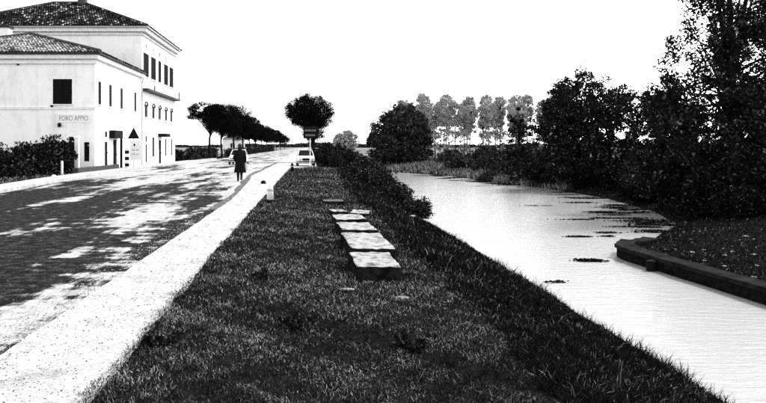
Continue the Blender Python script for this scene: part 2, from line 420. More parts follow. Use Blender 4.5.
# verge grass, denser close by
def verge():
    n = 420000; Y = persp_y(n, 4.3, 56); X = rng.uniform(-1.75, 2.6, n)
    edge = -1.52 + .025 * rng.normal(size=n) + .03 * wav(Y, Y * .3, 2.5) + .03 * wav(Y, Y, 7)
    # clumpy cover: keep more where the field is high, and let some spots stay bare
    f = wav(X, Y, 2.2, 5) + .6 * wav(X, Y, 6, 1) + rng.normal(0, .55, n)
    C = np.interp(Y, Ly, Lx) - 3.5
    keep = (X > edge) & (f > -.75) & (X < C + .7)
    X, Y = X[keep], Y[keep]
    s = np.sqrt(Y / 5)
    bz = np.where(X < -1.15, np.maximum(hgt(X, Y), .012), hgt(X, Y))
    blades('grass', X, Y, .034 * s ** .9, .005 * s ** 1.5, 'grass', 1.0, patch=.36, base=bz, label='short speckled grass growing on the verge beside the gravel path', cat='grass')
verge()
def bank():
    n = 280000; Y = persp_y(n, 4.3, 110); L = np.interp(Y, Ly, Lx)
    X = L - 3.7 + rng.uniform(0, 1, n) ** .9 * 3.72 + .12 * wav(Y, Y * .5, 1.3) + .1 * wav(Y, Y, 4.0, 2)
    f = wav(X, Y, 1.4, 2) + rng.normal(0, .5, n)
    keep = (f > -1.0)
    X, Y = X[keep], Y[keep]; s = np.sqrt(Y / 6)
    hh = (.07 + .05 * np.clip(wav(X, Y, 1.1, 7), 0, 1)) * s ** .8
    blades('bank_weeds', X, Y, hh, .010 * s ** 1.5, 'weed', .8, patch=.16, label='dark rough weeds covering the canal bank slope', cat='weeds')
    # a few long pale dry stalks
    n = 90; Y = persp_y(n, 5, 40); L = np.interp(Y, Ly, Lx); X = L - 3.5 + rng.uniform(0, 1, n) * 3.5
    blades('dry_stalks', X, Y, .24, .006, 'reed', .9, label='pale dry grass stalks standing among the bank weeds', cat='stalks')
bank()
def tufts():
    m_ = 150; yc = persp_y(m_, 8, 70); xc = np.interp(yc, Ly, Lx) - rng.uniform(-.05, .45, m_); k = 42
    X = np.repeat(xc, k) + rng.normal(0, .07, m_ * k); Y = np.repeat(yc, k) + rng.normal(0, .1, m_ * k)
    hh = np.repeat(rng.uniform(.12, .34, m_), k); s = np.sqrt(Y / 8)
    blades('water_edge_sedge', X, Y, hh, .011 * s, 'weed', .55, base=np.maximum(hgt(X, Y), WL), label='dark ragged sedge tufts along the near water line', cat='sedge')
tufts()
def right_bank():
    n = 90000; Y = persp_y(n, 14, 130); Rr = np.interp(Y, Ry, Rx)
    X = Rr - .12 + rng.uniform(0, 1, n) ** 1.3 * 11
    far = (Y > 58); 
    hh = np.where(far, .55, .14); ww = .012 * np.sqrt(Y / 8) ** 1.6
    k = far & (rng.uniform(0, 1, n) < .8)
    blades('pale_reeds', X[k], Y[k], hh[k], ww[k] * 1.2, 'reed', .5, label='pale reeds and dry grass along the far canal bank', cat='reeds')
    k = ~far
    blades('bank_grass', X[k], Y[k], hh[k] * .55, ww[k], 'weed', 1.0, patch=.08, label='dark grass growing on the quay point under the trees', cat='grass')
right_bank()

def shrub(name, x, y, rx, ry, h, m, n, leaf, label, group=None, cat='shrub', z=None, lobes=5):
    z = gz(x, y) if z is None else z
    lb = []
    for i in range(lobes):
        a = rng.uniform(0, 6.28); q = rng.uniform(.1, .6); hh = h * rng.uniform(.55, 1)
        lb.append((math.cos(a) * q * rx, math.sin(a) * q * ry, hh * .5, rx * .55, ry * .55, hh * .5))
    return make_tree(name, (x, y, z), lb, max(10, n // 60), min(rx, h) * .3, 60, leaf, m, .04 + h * .012, h * .45, label, cat, group, limbs=6, squash=.9)
for x, y, r_, lb in [(-.12, 6.75, .24, 'dark leafy weed clump in the short grass before the stone blocks'), (-1.32, 6.4, .16, 'small dark weed clump at the gravel path edge'), (.85, 6.1, .2, 'dark weed clump on the crest of the bank'), (-.6, 9.5, .18, 'dark weed clump halfway between path and stone blocks'), (1.9, 8.2, .28, 'broad dark weed clump on the upper bank slope')]:
    shrub('weed_clump', x, y, r_, r_, .11, 'leaf_dark', 1800, .02, lb, None, 'weed', lobes=4)
# right bank wood ------------------------------------------------------
GW = 'trees of the dark wood on the right bank'
make_tree('leafy_tree', (20.9, 37.5, gz(20.9, 37.5)), [(0, 0, 6.2, 3.2, 2.8, 4.2), (.6, 0, 10.2, 2.4, 2.2, 3.6), (-1.6, 0, 4.3, 2.3, 2.2, 2.6), (1.4, .4, 11.6, 1.2, 1.2, 1.8), (-.5, 0, 11.4, 1.1, 1.1, 2.0), (1.0, 0, 3.0, 3, 2.6, 2.4)],
          420, .5, 80, .085, 'leaf_dark', .22, 6.5, 'tallest dark leafy tree rising above the quay point', 'tree', None, limbs=46)
make_tree('leafy_tree', (24.6, 39.5, gz(24.6, 39.5)), [(0, 0, 6, 2.6, 2.4, 4.4), (.2, 0, 10, 1.8, 1.8, 2.6), (0, 0, 2.8, 2.8, 2.4, 2.4)],
          210, .5, 75, .085, 'leaf_dark', .2, 6, 'dark leafy tree close behind the tallest tree', 'tree', None, limbs=30)
make_tree('leafy_tree', (18.9, 40.5, gz(18.9, 40.5)), [(0, 0, 3.8, 2.0, 1.8, 2.8), (-.7, 0, 5.6, 1.3, 1.2, 1.3), (.6, 0, 5.6, 1.2, 1.2, 1.6), (0, 0, 1.6, 2.2, 2, 1.6)],
          120, .40, 70, .085, 'leaf_dark', .12, 3.6, 'low ragged tree leaning out beside the tallest tree', 'tree', None, limbs=26)
tb = make_tree('leafy_tree', (23.2, 58, gz(23.2, 58)), [(0, 0, 4.2, 2.3, 2.2, 3.0), (-.4, 0, 6.4, 1.4, 1.4, 1.6), (.6, 0, 5.9, 1.5, 1.5, 1.8), (0, 0, 2, 2.6, 2.2, 2)],
          240, .42, 76, .10, 'leaf_dark', .14, 4.4, 'dense dark tree in the middle of the right bank wood', 'tree', GW, limbs=30)
L2 = 'dense dark tree in the middle of the right bank wood'
for x, y, s, sz, r in [(20.1, 60, .95, 1.0, 1.1), (21.9, 62, 1.0, 1.16, 2.3), (26.2, 56, .95, .82, 4.0), (24.6, 50, .8, .78, 5.1), (27.5, 46, .95, .9, 3.3)]:
    copy_tree(tb, (x, y, gz(x, y)), r, s, L2, GW, sz)
make_tree('leafy_tree', (18.9, 68, gz(18.9, 68)), [(0, 0, 3.4, 1.4, 1.4, 2.4), (-.2, 0, 5.7, .9, .9, 1.7), (.6, 0, 5.0, .8, .8, 1.0), (0, 0, 1.6, 2, 1.6, 1.5)],
          110, .38, 60, .10, 'leaf_dark', .1, 4, 'slender open tree at the left end of the dark wood', 'tree', None, limbs=20)
# undergrowth
GS = 'dark shrubs under the right bank trees'; LS = 'dark shrub in the undergrowth beneath the right bank trees'
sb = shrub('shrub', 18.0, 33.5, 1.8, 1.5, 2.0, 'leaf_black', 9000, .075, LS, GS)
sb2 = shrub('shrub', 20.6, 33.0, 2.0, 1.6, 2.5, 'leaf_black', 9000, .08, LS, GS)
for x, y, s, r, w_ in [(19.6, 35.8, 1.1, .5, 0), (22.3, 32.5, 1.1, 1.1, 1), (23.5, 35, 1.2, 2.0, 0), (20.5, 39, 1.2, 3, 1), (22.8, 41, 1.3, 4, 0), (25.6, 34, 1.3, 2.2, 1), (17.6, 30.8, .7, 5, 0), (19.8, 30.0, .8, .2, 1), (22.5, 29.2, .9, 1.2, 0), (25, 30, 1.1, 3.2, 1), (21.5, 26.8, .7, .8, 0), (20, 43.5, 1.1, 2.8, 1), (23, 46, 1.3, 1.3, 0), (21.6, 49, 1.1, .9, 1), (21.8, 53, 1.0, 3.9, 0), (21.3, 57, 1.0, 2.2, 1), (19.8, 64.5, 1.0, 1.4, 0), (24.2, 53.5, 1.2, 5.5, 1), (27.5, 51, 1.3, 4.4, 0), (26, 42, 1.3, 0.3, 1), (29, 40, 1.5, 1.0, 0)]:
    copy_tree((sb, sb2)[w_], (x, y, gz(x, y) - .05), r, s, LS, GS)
GM = 'low bushes behind the pale reeds'; LM = 'low dark bush behind the pale reeds of the far bank'
mbsh = shrub('shrub', 20.5, 86, 2.2, 1.6, 2.0, 'leaf_mid', 5000, .13, LM, GM)
for x, y, s, r in [(17.6, 74, .7, .4), (19.5, 77, .85, 1.6), (21.5, 80, 1, 2.7), (23.6, 82, 1.1, 3.6), (25.6, 84, 1.1, 4.2), (18.7, 92, 1.0, 5.1), (22.9, 94, 1.1, .1), (27, 92, 1.2, 1.9), (19.5, 102, 1.2, 2.9), (24, 104, 1.3, .8), (29, 100, 1.3, 3.1), (33, 96, 1.3, 4.6), (30, 88, 1.2, 2.1)]:
    copy_tree(mbsh, (x, y, gz(x, y) - .05), r, s, LM, GM)
GQ = 'saplings among the poplars'; LQ = 'pale thin sapling between the poplar trunks'
sp = make_tree('sapling', (22.5, 122, gz(22.5, 122)), [(0, 0, 2.6, .8, .8, 1.7), (.2, 0, 4.2, .6, .6, 1.0)], 26, .34, 36, .11, 'leaf_pale', .05, 3.2, LQ, 'tree', GQ, limbs=8)
for x, y, s, r in [(19.5, 120, 1.0, .6), (25.5, 124, 1.1, 1.9), (28.2, 119, .9, 2.8), (31.6, 125, 1.15, 3.7), (35.5, 121, 1.0, 4.9), (38.8, 126, 1.1, 5.6), (24, 138, 1.2, .2)]:
    copy_tree(sp, (x, y, gz(x, y) - .05), r, s, LQ, GQ)
# big round tree where the canal bends
make_tree('round_tree', (13.4, 113, gz(13.4, 113)), [(0, 0, 4.2, 4.4, 4, 4.0), (.6, 0, 6.6, 3.2, 3, 2.7), (-2, 0, 2.6, 3, 3, 2.6), (2.6, 0, 4, 2.4, 2.6, 3.4), (2.4, 0, 1.8, 2.6, 2.6, 1.8)],
          620, .65, 75, .16, 'leaf_mid', .25, 4, 'big round bushy tree standing where the canal bends', 'tree', None, limbs=20)
# poplars beyond, thin and light
GP = 'thin poplars beyond the reeds'; LP = 'thin pale poplar with a small high crown beyond the reeds'
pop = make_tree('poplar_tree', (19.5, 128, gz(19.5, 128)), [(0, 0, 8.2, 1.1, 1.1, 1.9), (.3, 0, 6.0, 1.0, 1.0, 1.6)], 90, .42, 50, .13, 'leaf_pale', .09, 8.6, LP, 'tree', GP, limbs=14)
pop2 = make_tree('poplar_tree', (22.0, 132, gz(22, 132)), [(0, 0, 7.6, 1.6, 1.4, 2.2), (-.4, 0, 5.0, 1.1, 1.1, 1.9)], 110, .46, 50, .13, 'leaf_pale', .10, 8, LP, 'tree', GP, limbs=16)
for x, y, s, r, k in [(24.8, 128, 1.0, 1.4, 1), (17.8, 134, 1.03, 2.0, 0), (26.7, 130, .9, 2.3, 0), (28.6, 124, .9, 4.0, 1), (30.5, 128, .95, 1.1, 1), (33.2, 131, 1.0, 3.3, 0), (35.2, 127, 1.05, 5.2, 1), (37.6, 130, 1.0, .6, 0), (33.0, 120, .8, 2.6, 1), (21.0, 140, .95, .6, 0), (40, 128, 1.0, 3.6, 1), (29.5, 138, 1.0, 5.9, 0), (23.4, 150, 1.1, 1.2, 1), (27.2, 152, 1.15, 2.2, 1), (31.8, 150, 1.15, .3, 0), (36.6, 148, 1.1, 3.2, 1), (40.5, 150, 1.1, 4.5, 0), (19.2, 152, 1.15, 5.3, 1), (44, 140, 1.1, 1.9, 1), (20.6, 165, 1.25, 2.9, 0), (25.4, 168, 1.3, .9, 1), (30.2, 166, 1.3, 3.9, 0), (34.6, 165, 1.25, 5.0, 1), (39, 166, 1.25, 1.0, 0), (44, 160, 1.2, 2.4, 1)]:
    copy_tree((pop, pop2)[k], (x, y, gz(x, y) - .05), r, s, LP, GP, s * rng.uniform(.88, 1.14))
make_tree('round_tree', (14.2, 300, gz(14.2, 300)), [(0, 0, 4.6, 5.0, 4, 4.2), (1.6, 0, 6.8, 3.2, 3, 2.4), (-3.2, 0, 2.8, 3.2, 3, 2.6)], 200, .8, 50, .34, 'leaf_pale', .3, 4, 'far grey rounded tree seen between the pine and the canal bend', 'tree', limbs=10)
# ------------------------------------------------------------------ left-bank bushes and the pine by the road
GB = 'bushes along the near water edge'; LB = 'dark bush hanging over the near water edge'
b1 = shrub('bush', 4.6, 33, .8, .8, .75, 'leaf_dark', 5200, .05, LB, GB)
for x, y, s, r in [(4.2, 37, 1.2, 1), (4.7, 42, 1.3, 2), (4.3, 47, 1.5, 3), (4.9, 53, 1.6, 4), (4.2, 58, 1.7, 5), (3.6, 51, 1.3, 2.5), (5.3, 62, 1.7, .5), (4.7, 68, 1.8, 1.5), (5.6, 75, 2.0, 2.2), (4.0, 28.5, .8, 3.3), (3.3, 42.5, 1.1, 4.4), (3.2, 63, 1.6, .9), (4.1, 80, 1.9, 1.9), (6.6, 86, 1.6, .9)]:
    copy_tree(b1, (x, y, gz(x, y) - .05), r, s, LB, GB)
GV = 'bushes under the roadside pine'; LV = 'dark leafy bush growing at the foot of the lone roadside pine'
b2 = shrub('bush', 1.75, 63, 1.0, .9, 2.0, 'leaf_dark', 6500, .07, LV, GV)
for x, y, s, r in [(2.5, 66, 1.05, 1.2), (1.5, 70, 1.1, 2.1), (2.9, 60, .85, 3.0), (2.0, 57.5, .62, .7), (1.3, 75, 1.1, 4.1)]:
    copy_tree(b2, (x, y, gz(x, y) - .05), r, s, LV, GV)
make_tree('umbrella_pine', (.55, 79, -.02), [(-.65, 0, 5.5, 2.6, 2.4, 1.35), (-1.7, 0, 5.0, 1.4, 1.6, 1.1), (.6, 0, 4.9, 1.6, 1.7, 1.2), (-.6, 0, 4.4, 1.9, 1.8, 1.0), (-.2, 0, 3.5, 1.4, 1.2, 1.2), (.0, 0, 2.6, .9, .8, .8), (-.5, 0, 6.2, 1.7, 1.6, 1.0)],
          640, .46, 110, .085, 'needle', .24, 3.4, 'lone globe-crowned pine beside the gravel and the dark road sign', 'tree', None, limbs=24, asp=.22, lean=(-.3, 0))
# row of umbrella pines on the left of the road
ORD = ['second', 'third', 'fourth', 'fifth', 'sixth', 'seventh', 'eighth', 'ninth', 'tenth', 'eleventh', 'twelfth']
GR = 'row of umbrella pines along the road'; LR = 'second umbrella pine of the roadside row, counting from the tall house'
up = make_tree('umbrella_pine', (-12.9, 96, -.03), [(-.6, 0, 6.3, 2.3, 2.3, 1.05), (.3, 0, 5.4, 1.7, 1.7, 1.2), (1.1, 0, 6.1, 1.5, 1.8, 1.0), (-1.9, 0, 5.7, 1.0, 1.0, .7), (.2, 0, 4.4, .9, .9, .9)],
               330, .44, 110, .09, 'needle', .17, 4.6, 'umbrella pine at the near end of the row with ragged branch tips', 'tree', GR, limbs=24, asp=.22, lean=(.2, .0))
up2 = make_tree('umbrella_pine', (-13.0, 110, -.03), [(0, 0, 6.5, 2.7, 3.4, 1.4), (-.5, 0, 5.3, 2.4, 3.4, 1.5), (.9, 0, 5.0, 2.3, 3.4, 1.6), (.3, 0, 3.9, 1.5, 2.4, 1.0)],
                420, .5, 100, .10, 'needle', .17, 4.4, LR, 'tree', GR, limbs=18, asp=.22)
for x, y, s, r in [(-13.0, 128, 1.06, 1.0), (-12.9, 144, 1.02, 2.1), (-13, 160, .98, 3.2), (-13, 178, .96, 4.3), (-13, 200, .98, 5.4), (-13, 225, .95, .5), (-13, 255, .95, 1.6), (-13, 290, .95, 2.7), (-13, 330, .95, 3.8), (-13, 380, .95, 4.9)]:
    copy_tree(up2, (x, y, -.03), r, s, ORD[int(np.searchsorted([120, 140, 155, 170, 190, 215, 240, 270, 310, 350], y))] + ' umbrella pine of the roadside row, counting from the tall house', GR, s * rng.uniform(.92, 1.05))
# hedges under the row
def hedge(name, pts, h, wd, m, n, leaf, label, group=None, gap=0):
    x0, y0 = pts[0]; t = empty(name, (x0, y0, -.03))
    P = []
    pts = np.array(pts, float); seg = np.linalg.norm(np.diff(pts, axis=0), axis=1); cum = np.concatenate([[0], np.cumsum(seg)])
    u = rng.uniform(0, cum[-1], n); px = np.interp(u, cum, pts[:, 0]); py_ = np.interp(u, cum, pts[:, 1])
    top = h * (.75 + .28 * wav(u, u * .4, 1.3, 2) + .15 * wav(u, u, 4))
    zz = rng.uniform(0, 1, n) ** .85 * top
    q = rng.normal(0, .5, n).clip(-1, 1) * wd
    C = np.stack([px + q - x0, py_ + rng.normal(0, .3, n) * wd - y0, zz + .02], 1)
    if gap: C = C[(wav(u, zz, 3.2, 1) + .5 * wav(u, zz * 2, 6.0, 4) + rng.normal(0, .3, n) > -gap) | (zz < h * .35)]
    leaves(C, leaf, .6, m, 'foliage', t)
    mb = MB()
    for k in np.arange(.3, cum[-1], .8):
        ax = float(np.interp(k, cum, pts[:, 0])) - x0; ay = float(np.interp(k, cum, pts[:, 1])) - y0
        mb.tube([(ax, ay, -.1), (ax + .05, ay, h * .35), (ax - .08, ay + .1, h * .7)], [.03, .02, .008], 5)
    tag(mb.build('stems', 'bark', t), kind='stuff')
    return tag(t, label, 'hedge', group)
hedge('hedge', [(-13.6, 84), (-13.2, 104)], 1.7, .5, 'leaf_dark', 16000, .09, 'dark clipped hedge under the first pines of the row')
hedge('hedge', [(-16.6, 86), (-14.6, 86)], 1.5, .4, 'leaf_mid', 5000, .08, 'greyish low hedge at the far corner of the tall house')
hedge('hedge', [(-13.4, 122), (-13.0, 260)], 1.4, .7, 'leaf_dark', 26000, .16, 'long dark hedge under the far pines of the row')
# far wood on the horizon, behind everything
n = 60000; X = rng.uniform(-700, 900, n); top = 3.5 + 1.6 * wav(X, X * .2, .021) + 1.0 * wav(X, X, .09)
P = np.stack([X, 900 + rng.normal(0, 6, n), rng.uniform(0, 1, n) * top], 1)
o = leaves(P, 1.4, .8, 'leaf_mid', 'far_wood'); tag(o, 'far low line of trees along the horizon', 'wood', None, 'stuff')

# ------------------------------------------------------------------ houses
XF = -14.0
def mp_front(x0, y0): return lambda u, dd, z: (x0 + u, y0 + dd, z)         # faces the camera side
def mp_side(y0): return lambda u, dd, z: (XF - dd, y0 + u, z)               # faces the road
def facade(mb, mp, W, z0, z1, ops, rev=.22):
    us = sorted({0, W} | {o[0] for o in ops} | {o[1] for o in ops}); zs = sorted({z0, z1} | {o[2] for o in ops} | {o[3] for o in ops})
    for i in range(len(us) - 1):
        for j in range(len(zs) - 1):
            a, b, c, e = us[i], us[i + 1], zs[j], zs[j + 1]; mu, mz = (a + b) / 2, (c + e) / 2
            if any(o[0] < mu < o[1] and o[2] < mz < o[3] for o in ops): continue
            mb.quad(mp(a, 0, c), mp(b, 0, c), mp(b, 0, e), mp(a, 0, e))
    for a, b, c, e in ops:
        mb.quad(mp(a, 0, c), mp(a, rev, c), mp(a, rev, e), mp(a, 0, e)); mb.quad(mp(b, 0, c), mp(b, rev, c), mp(b, rev, e), mp(b, 0, e))
        mb.quad(mp(a, 0, e), mp(b, 0, e), mp(b, rev, e), mp(a, rev, e)); mb.quad(mp(a, 0, c), mp(b, 0, c), mp(b, rev, c), mp(a, rev, c))
def mbox(mb, mp, u0, u1, d0, d1, z0, z1):
    p = [mp(u, dd, z) for z in (z0, z1) for u, dd in ((u0, d0), (u1, d0), (u1, d1), (u0, d1))]
    mb.add(p, [(3, 2, 1, 0), (4, 5, 6, 7), (0, 1, 5, 4), (1, 2, 6, 5), (2, 3, 7, 6), (3, 0, 4, 7)]); return mb
def rel(mp, loc): return lambda u, dd, z: tuple(Vector(mp(u, dd, z)) - Vector(loc))
def window(parent, mp, o, shutters=None, sill=True, rev=.22, name='window', frame='trim', arch=False):
    a, b, c, e = o; mb = MB(); f = .06
    mbox(mb, mp, a + .003, a + f, rev - .08, rev - .02, c, e); mbox(mb, mp, b - f, b - .003, rev - .08, rev - .02, c, e)
    mbox(mb, mp, a + f, b - f, rev - .08, rev - .02, e - f, e - .003); mbox(mb, mp, a + f, b - f, rev - .08, rev - .02, c + .003, c + f)
    mbox(mb, mp, (a + b) / 2 - .03, (a + b) / 2 + .03, rev - .078, rev - .022, c + f, e - f)
    wn = mb.build(name, 'dark_trim' if frame == 'dark' else frame, parent)
    p = MB(); mbox(p, mp, a, b, rev - .04, rev - .03, c, e); p.build('pane', 'glass', wn)
    if sill:
        s = MB(); mbox(s, mp, a - .08, b + .08, -.10, rev - .09, c - .08, c - .003); s.build('sill', 'trim', wn)
    if shutters == 'open':
        w2 = (b - a) / 2
        for u0 in (a - w2 - .01, b + .01):
            s = MB(); mbox(s, mp, u0, u0 + w2, -.06, -.015, c, e)
            for k in range(7):
                zz = c + .12 + (e - c - .24) * k / 6; mbox(s, mp, u0 + .06, u0 + w2 - .06, -.075, -.058, zz - .04, zz + .04)
            s.build('shutter', 'shutter', wn)
    if shutters == 'closed':
        for u0, u1 in ((a, (a + b) / 2 - .01), ((a + b) / 2 + .01, b)):
            s = MB(); mbox(s, mp, u0 + .004, u1 - .004, -.028, .012, c + .01, e - .01)
            for k in range(7):
                zz = c + .15 + (e - c - .3) * k / 6; mbox(s, mp, u0 + .06, u1 - .06, -.042, -.026, zz - .05, zz + .05)
            s.build('shutter', 'shutter', wn)
    if arch:
        s = MB(); n = 8; ro = (b - a) / 2 + .12; ri = (b - a) / 2; cu = (a + b) / 2
        for k in range(n):
            t0, t1 = math.pi * k / n, math.pi * (k + 1) / n
            q = []
            for dd in (-.08, .0):
                for t, r_ in ((t0, ri), (t1, ri), (t1, ro), (t0, ro)): q.append(mp(cu - math.cos(t) * r_, dd - .002, e - .12 + math.sin(t) * r_ * .55))
            s.add(q, [(0, 1, 2, 3), (7, 6, 5, 4), (0, 4, 5, 1), (1, 5, 6, 2), (2, 6, 7, 3), (3, 7, 4, 0)])
        s.build('arch_moulding', 'dark_trim', wn)
    return wn
def door(parent, mp, o, rev=.22, m='shutter'):
    a, b, c, e = o; mb = MB(); mbox(mb, mp, a + .003, b - .003, rev - .08, rev - .03, c, e - .003)
    mbox(mb, mp, a + .12, b - .12, rev - .10, rev - .079, c + .2, c + (e - c) * .45); mbox(mb, mp, a + .12, b - .12, rev - .10, rev - .079, c + (e - c) * .52, e - .15)
    dn = mb.build('door', m, parent)
    h = MB(); mbox(h, mp, b - .11, b - .07, rev - .15, rev - .081, c + 1.0, c + 1.1); h.build('handle', 'chrome', dn); return dn
def tiles(parent, A, B, ridge0, ridge1, m, tw=.21, tl=.38):
    """barrel tiles on the slope with eave A-B and upper edge ridge0-ridge1 (one part: too small to tell apart)"""
    A, B, r0, r1 = map(Vector, (A, B, ridge0, ridge1)); e = (B - A).normalized(); nrm = e.cross((r0 + r1) / 2 - A).normalized()
    if nrm.z < 0: nrm = -nrm
    up = nrm.cross(e); 
    if up.z < 0: up = -up
    W = (B - A).length; H = (r0 - A).dot(up); a0 = (r0 - A).dot(e); a1 = (r1 - A).dot(e)
    V = []; F = []; at = []
    nr = int(H / tl)
    for j in range(nr):
        v0 = j * tl; f = v0 / H; lo = a0 * f; hi = W + (a1 - W) * f
        nc = int((hi - lo) / tw)
        for i in range(nc):
            u = lo + (i + .5) * (hi - lo) / max(nc, 1); b = len(V); val = min(1, max(0, random.random() ** 1.3 * .8 + .3 * float(wav(np.float64(u), np.float64(v0), 1.3)) + .1))
            for vv, lift in ((v0 - .05, .05 + random.random() * .02), (v0 + tl, .02)):
                for q in range(5):
                    t = math.pi * q / 4
                    p = A + e * (u - math.cos(t) * tw * .5) + up * vv + nrm * (lift + math.sin(t) * .085)
                    V.append(p[:]); at.append(val)
            for q in range(4): F.append((b + q, b + q + 1, b + 6 + q, b + 5 + q))
    o = fastmesh('tiles', np.array(V), np.array(F), m, parent, np.array(at)); o['kind'] = 'stuff'; return o
def hip_roof(parent, x0, x1, y0, y1, ze, zr, rx0, rx1, ry, ry2, m, over=.45):
    """eaves x0..x1,y0..y1 at ze; ridge from (rx0,ry) to (rx1,ry2) at zr"""
    X0, X1, Y0, Y1 = x0 - over, x1 + over, y0 - over, y1 + over
    a, b, c, e_ = (X0, Y0, ze), (X1, Y0, ze), (X1, Y1, ze), (X0, Y1, ze)
    r0, r1 = (rx0, ry, zr), (rx1, ry2, zr)
    mb = MB(); mb.quad((X0, Y0, ze - .02), (X1, Y0, ze - .02), (X1, Y1, ze - .02), (X0, Y1, ze - .02))
    return mb, (a, b, c, e_), r0, r1
# ---- two storey house, in front
TS = empty('two_storey_house', (XF, 48.8, -.03)); off = (XF, 48.8, -.03)
tag(TS, 'pale two storey house with faded lettering on its plain end wall', 'house')
W1, D1 = 12.6, 13.7
fr = rel(mp_front(XF - W1, 48.8), off); sd = rel(mp_side(48.8), off)
fo_win = (W1 - 2.72, W1 - 1.49, 4.43, 6.06); fo_door = (W1 - .72, W1 - .36, .7, 1.95); fo_rec = (W1 - 1.7, W1 - 1.1, .0, 2.3)
s_ops = [(c - .36, c + .36, 4.45, 6.0) for c in (1.15, 3.85, 6.95, 11.3)]
s_gr = [(2.35, 3.05, .2, 2.0), (2.4, 3.0, 2.3, 2.7), (4.55, 5.5, .05, 2.15)]
mb = MB(); facade(mb, fr, W1, -.1, 7.35, [fo_win, fo_door, fo_rec]); facade(mb, sd, D1, -.1, 7.35, s_ops + s_gr, .1)
q = rel(lambda x, y, z: (x, y, z), off)
mb.quad(q(XF - W1, 48.8, -.1), q(XF - W1, 62.5, -.1), q(XF - W1, 62.5, 7.35), q(XF - W1, 48.8, 7.35))
mb.build('wall', 'plaster', TS)
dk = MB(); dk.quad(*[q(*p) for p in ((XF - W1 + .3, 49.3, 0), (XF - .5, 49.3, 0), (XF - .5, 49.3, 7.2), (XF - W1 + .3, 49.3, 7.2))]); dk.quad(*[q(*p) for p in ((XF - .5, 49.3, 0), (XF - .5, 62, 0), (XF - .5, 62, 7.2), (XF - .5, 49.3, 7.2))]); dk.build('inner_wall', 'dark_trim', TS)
window(TS, fr, fo_win, 'closed'); door(TS, fr, fo_door); door(TS, fr, fo_rec)
for o_ in s_ops: window(TS, sd, o_, None, frame='dark', rev=.1)
door(TS, sd, s_gr[0], .1); window(TS, sd, s_gr[1], None, False, .1, frame='dark'); door(TS, sd, s_gr[2], .1)
sc_ = MB(); mbox(sc_, fr, 0, W1 + .06, -.06, -.003, 4.08, 4.24); sc_.build('string_course', 'trim', TS)
cn = MB(); mbox(cn, fr, -.3, W1 + .30, -.30, .0, 7.36, 7.62); mbox(cn, sd, -.0, D1, -.302, .0, 7.362, 7.618); mbox(cn, fr, -.2, W1 + .16, -.16, -.002, 7.05, 7.2); cn.build('cornice', 'trim', TS)
gt = MB(); mbox(gt, fr, -.45, W1 + .47, -.47, -.31, 7.64, 7.80); mbox(gt, sd, -.3, D1 - .05, -.468, -.31, 7.645, 7.795); gt.build('gutter', 'dark_trim', TS)
rf = MB(); A, B = q(XF - W1 - .45, 48.35, 7.72), q(XF + .45, 48.35, 7.72); C_, D_ = q(XF + .45, 62.48, 7.72), q(XF - W1 - .45, 62.48, 7.72); r0, r1 = q(XF - W1 / 2, 54.6, 9.75), q(XF - W1 / 2, 62.48, 9.75)
rf.poly([A, B, r0]); rf.poly([B, C_, r1, r0]); rf.poly([D_, A, r0, r1]); rf.poly([A, D_, C_, B])
ro = rf.build('roof', 'dark_trim', TS)
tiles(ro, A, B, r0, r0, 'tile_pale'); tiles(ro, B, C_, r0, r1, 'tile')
rd = MB()
for p0, p1 in ((A, r0), (B, r0), (r0, r1)): rd.tube([Vector(p0) + Vector((0, 0, .12)), Vector(p1) + Vector((0, 0, .12))], .13, 6)
rd.build('ridge_tiles', 'dark_trim', ro)
ch = MB(); ch.box(*[v - o_ for v, o_ in zip((-24.0, -23.1), (XF, XF))], 57.4 - 48.8, 58.2 - 48.8, 8.2, 10.8); chm = ch.build('chimney', 'plaster', ro)
cc = MB(); cc.box(-24.1 - XF, -23.0 - XF, 57.3 - 48.8, 58.3 - 48.8, 10.803, 11.0); cc.build('chimney_cap', 'dark_trim', ro)
dp = MB(); dp.tube([sd(D1 - .35, -.2, 7.3), sd(D1 - .35, -.09, 7.0), sd(D1 - .35, -.09, .05)], .055, 8); dp.build('downpipe', 'grey_paint', TS)
# canopy over the side door, wall lamp, bracket
cp = MB(); mbox(cp, sd, 3.5, 5.75, -.4, -.003, 2.25, 2.8); cp.build('door_canopy', 'black_paint', TS)
cps = MB(); mbox(cps, sd, 5.55, 5.7, -.38, -.23, 0.0, 2.247); cps.build('canopy_post', 'black_paint', TS)
wl_ = MB(); wl_.lathe([(.02, .16), (.10, .12), (.14, 0), (.10, -.1), (.02, -.14)], fr(W1 - 2.25, -.18, 3.05), 10); lam = wl_.build('wall_lamp', 'black_paint', TS, True)
la = MB(); la.tube([fr(W1 - 2.25, 0, 3.2), fr(W1 - 2.25, -.18, 3.2)], .02, 6); la.build('bracket', 'black_paint', lam)
bk = MB(); mbox(bk, fr, W1 - 5.05, W1 - 4.93, -.10, -.003, 6.95, 7.04); bk.build('wall_hook', 'black_paint', TS)
bk = MB(); mbox(bk, fr, W1 - 2.85, W1 - 2.7, -.14, -.065, 4.24, 4.36); bk.build('wall_hook', 'black_paint', TS)
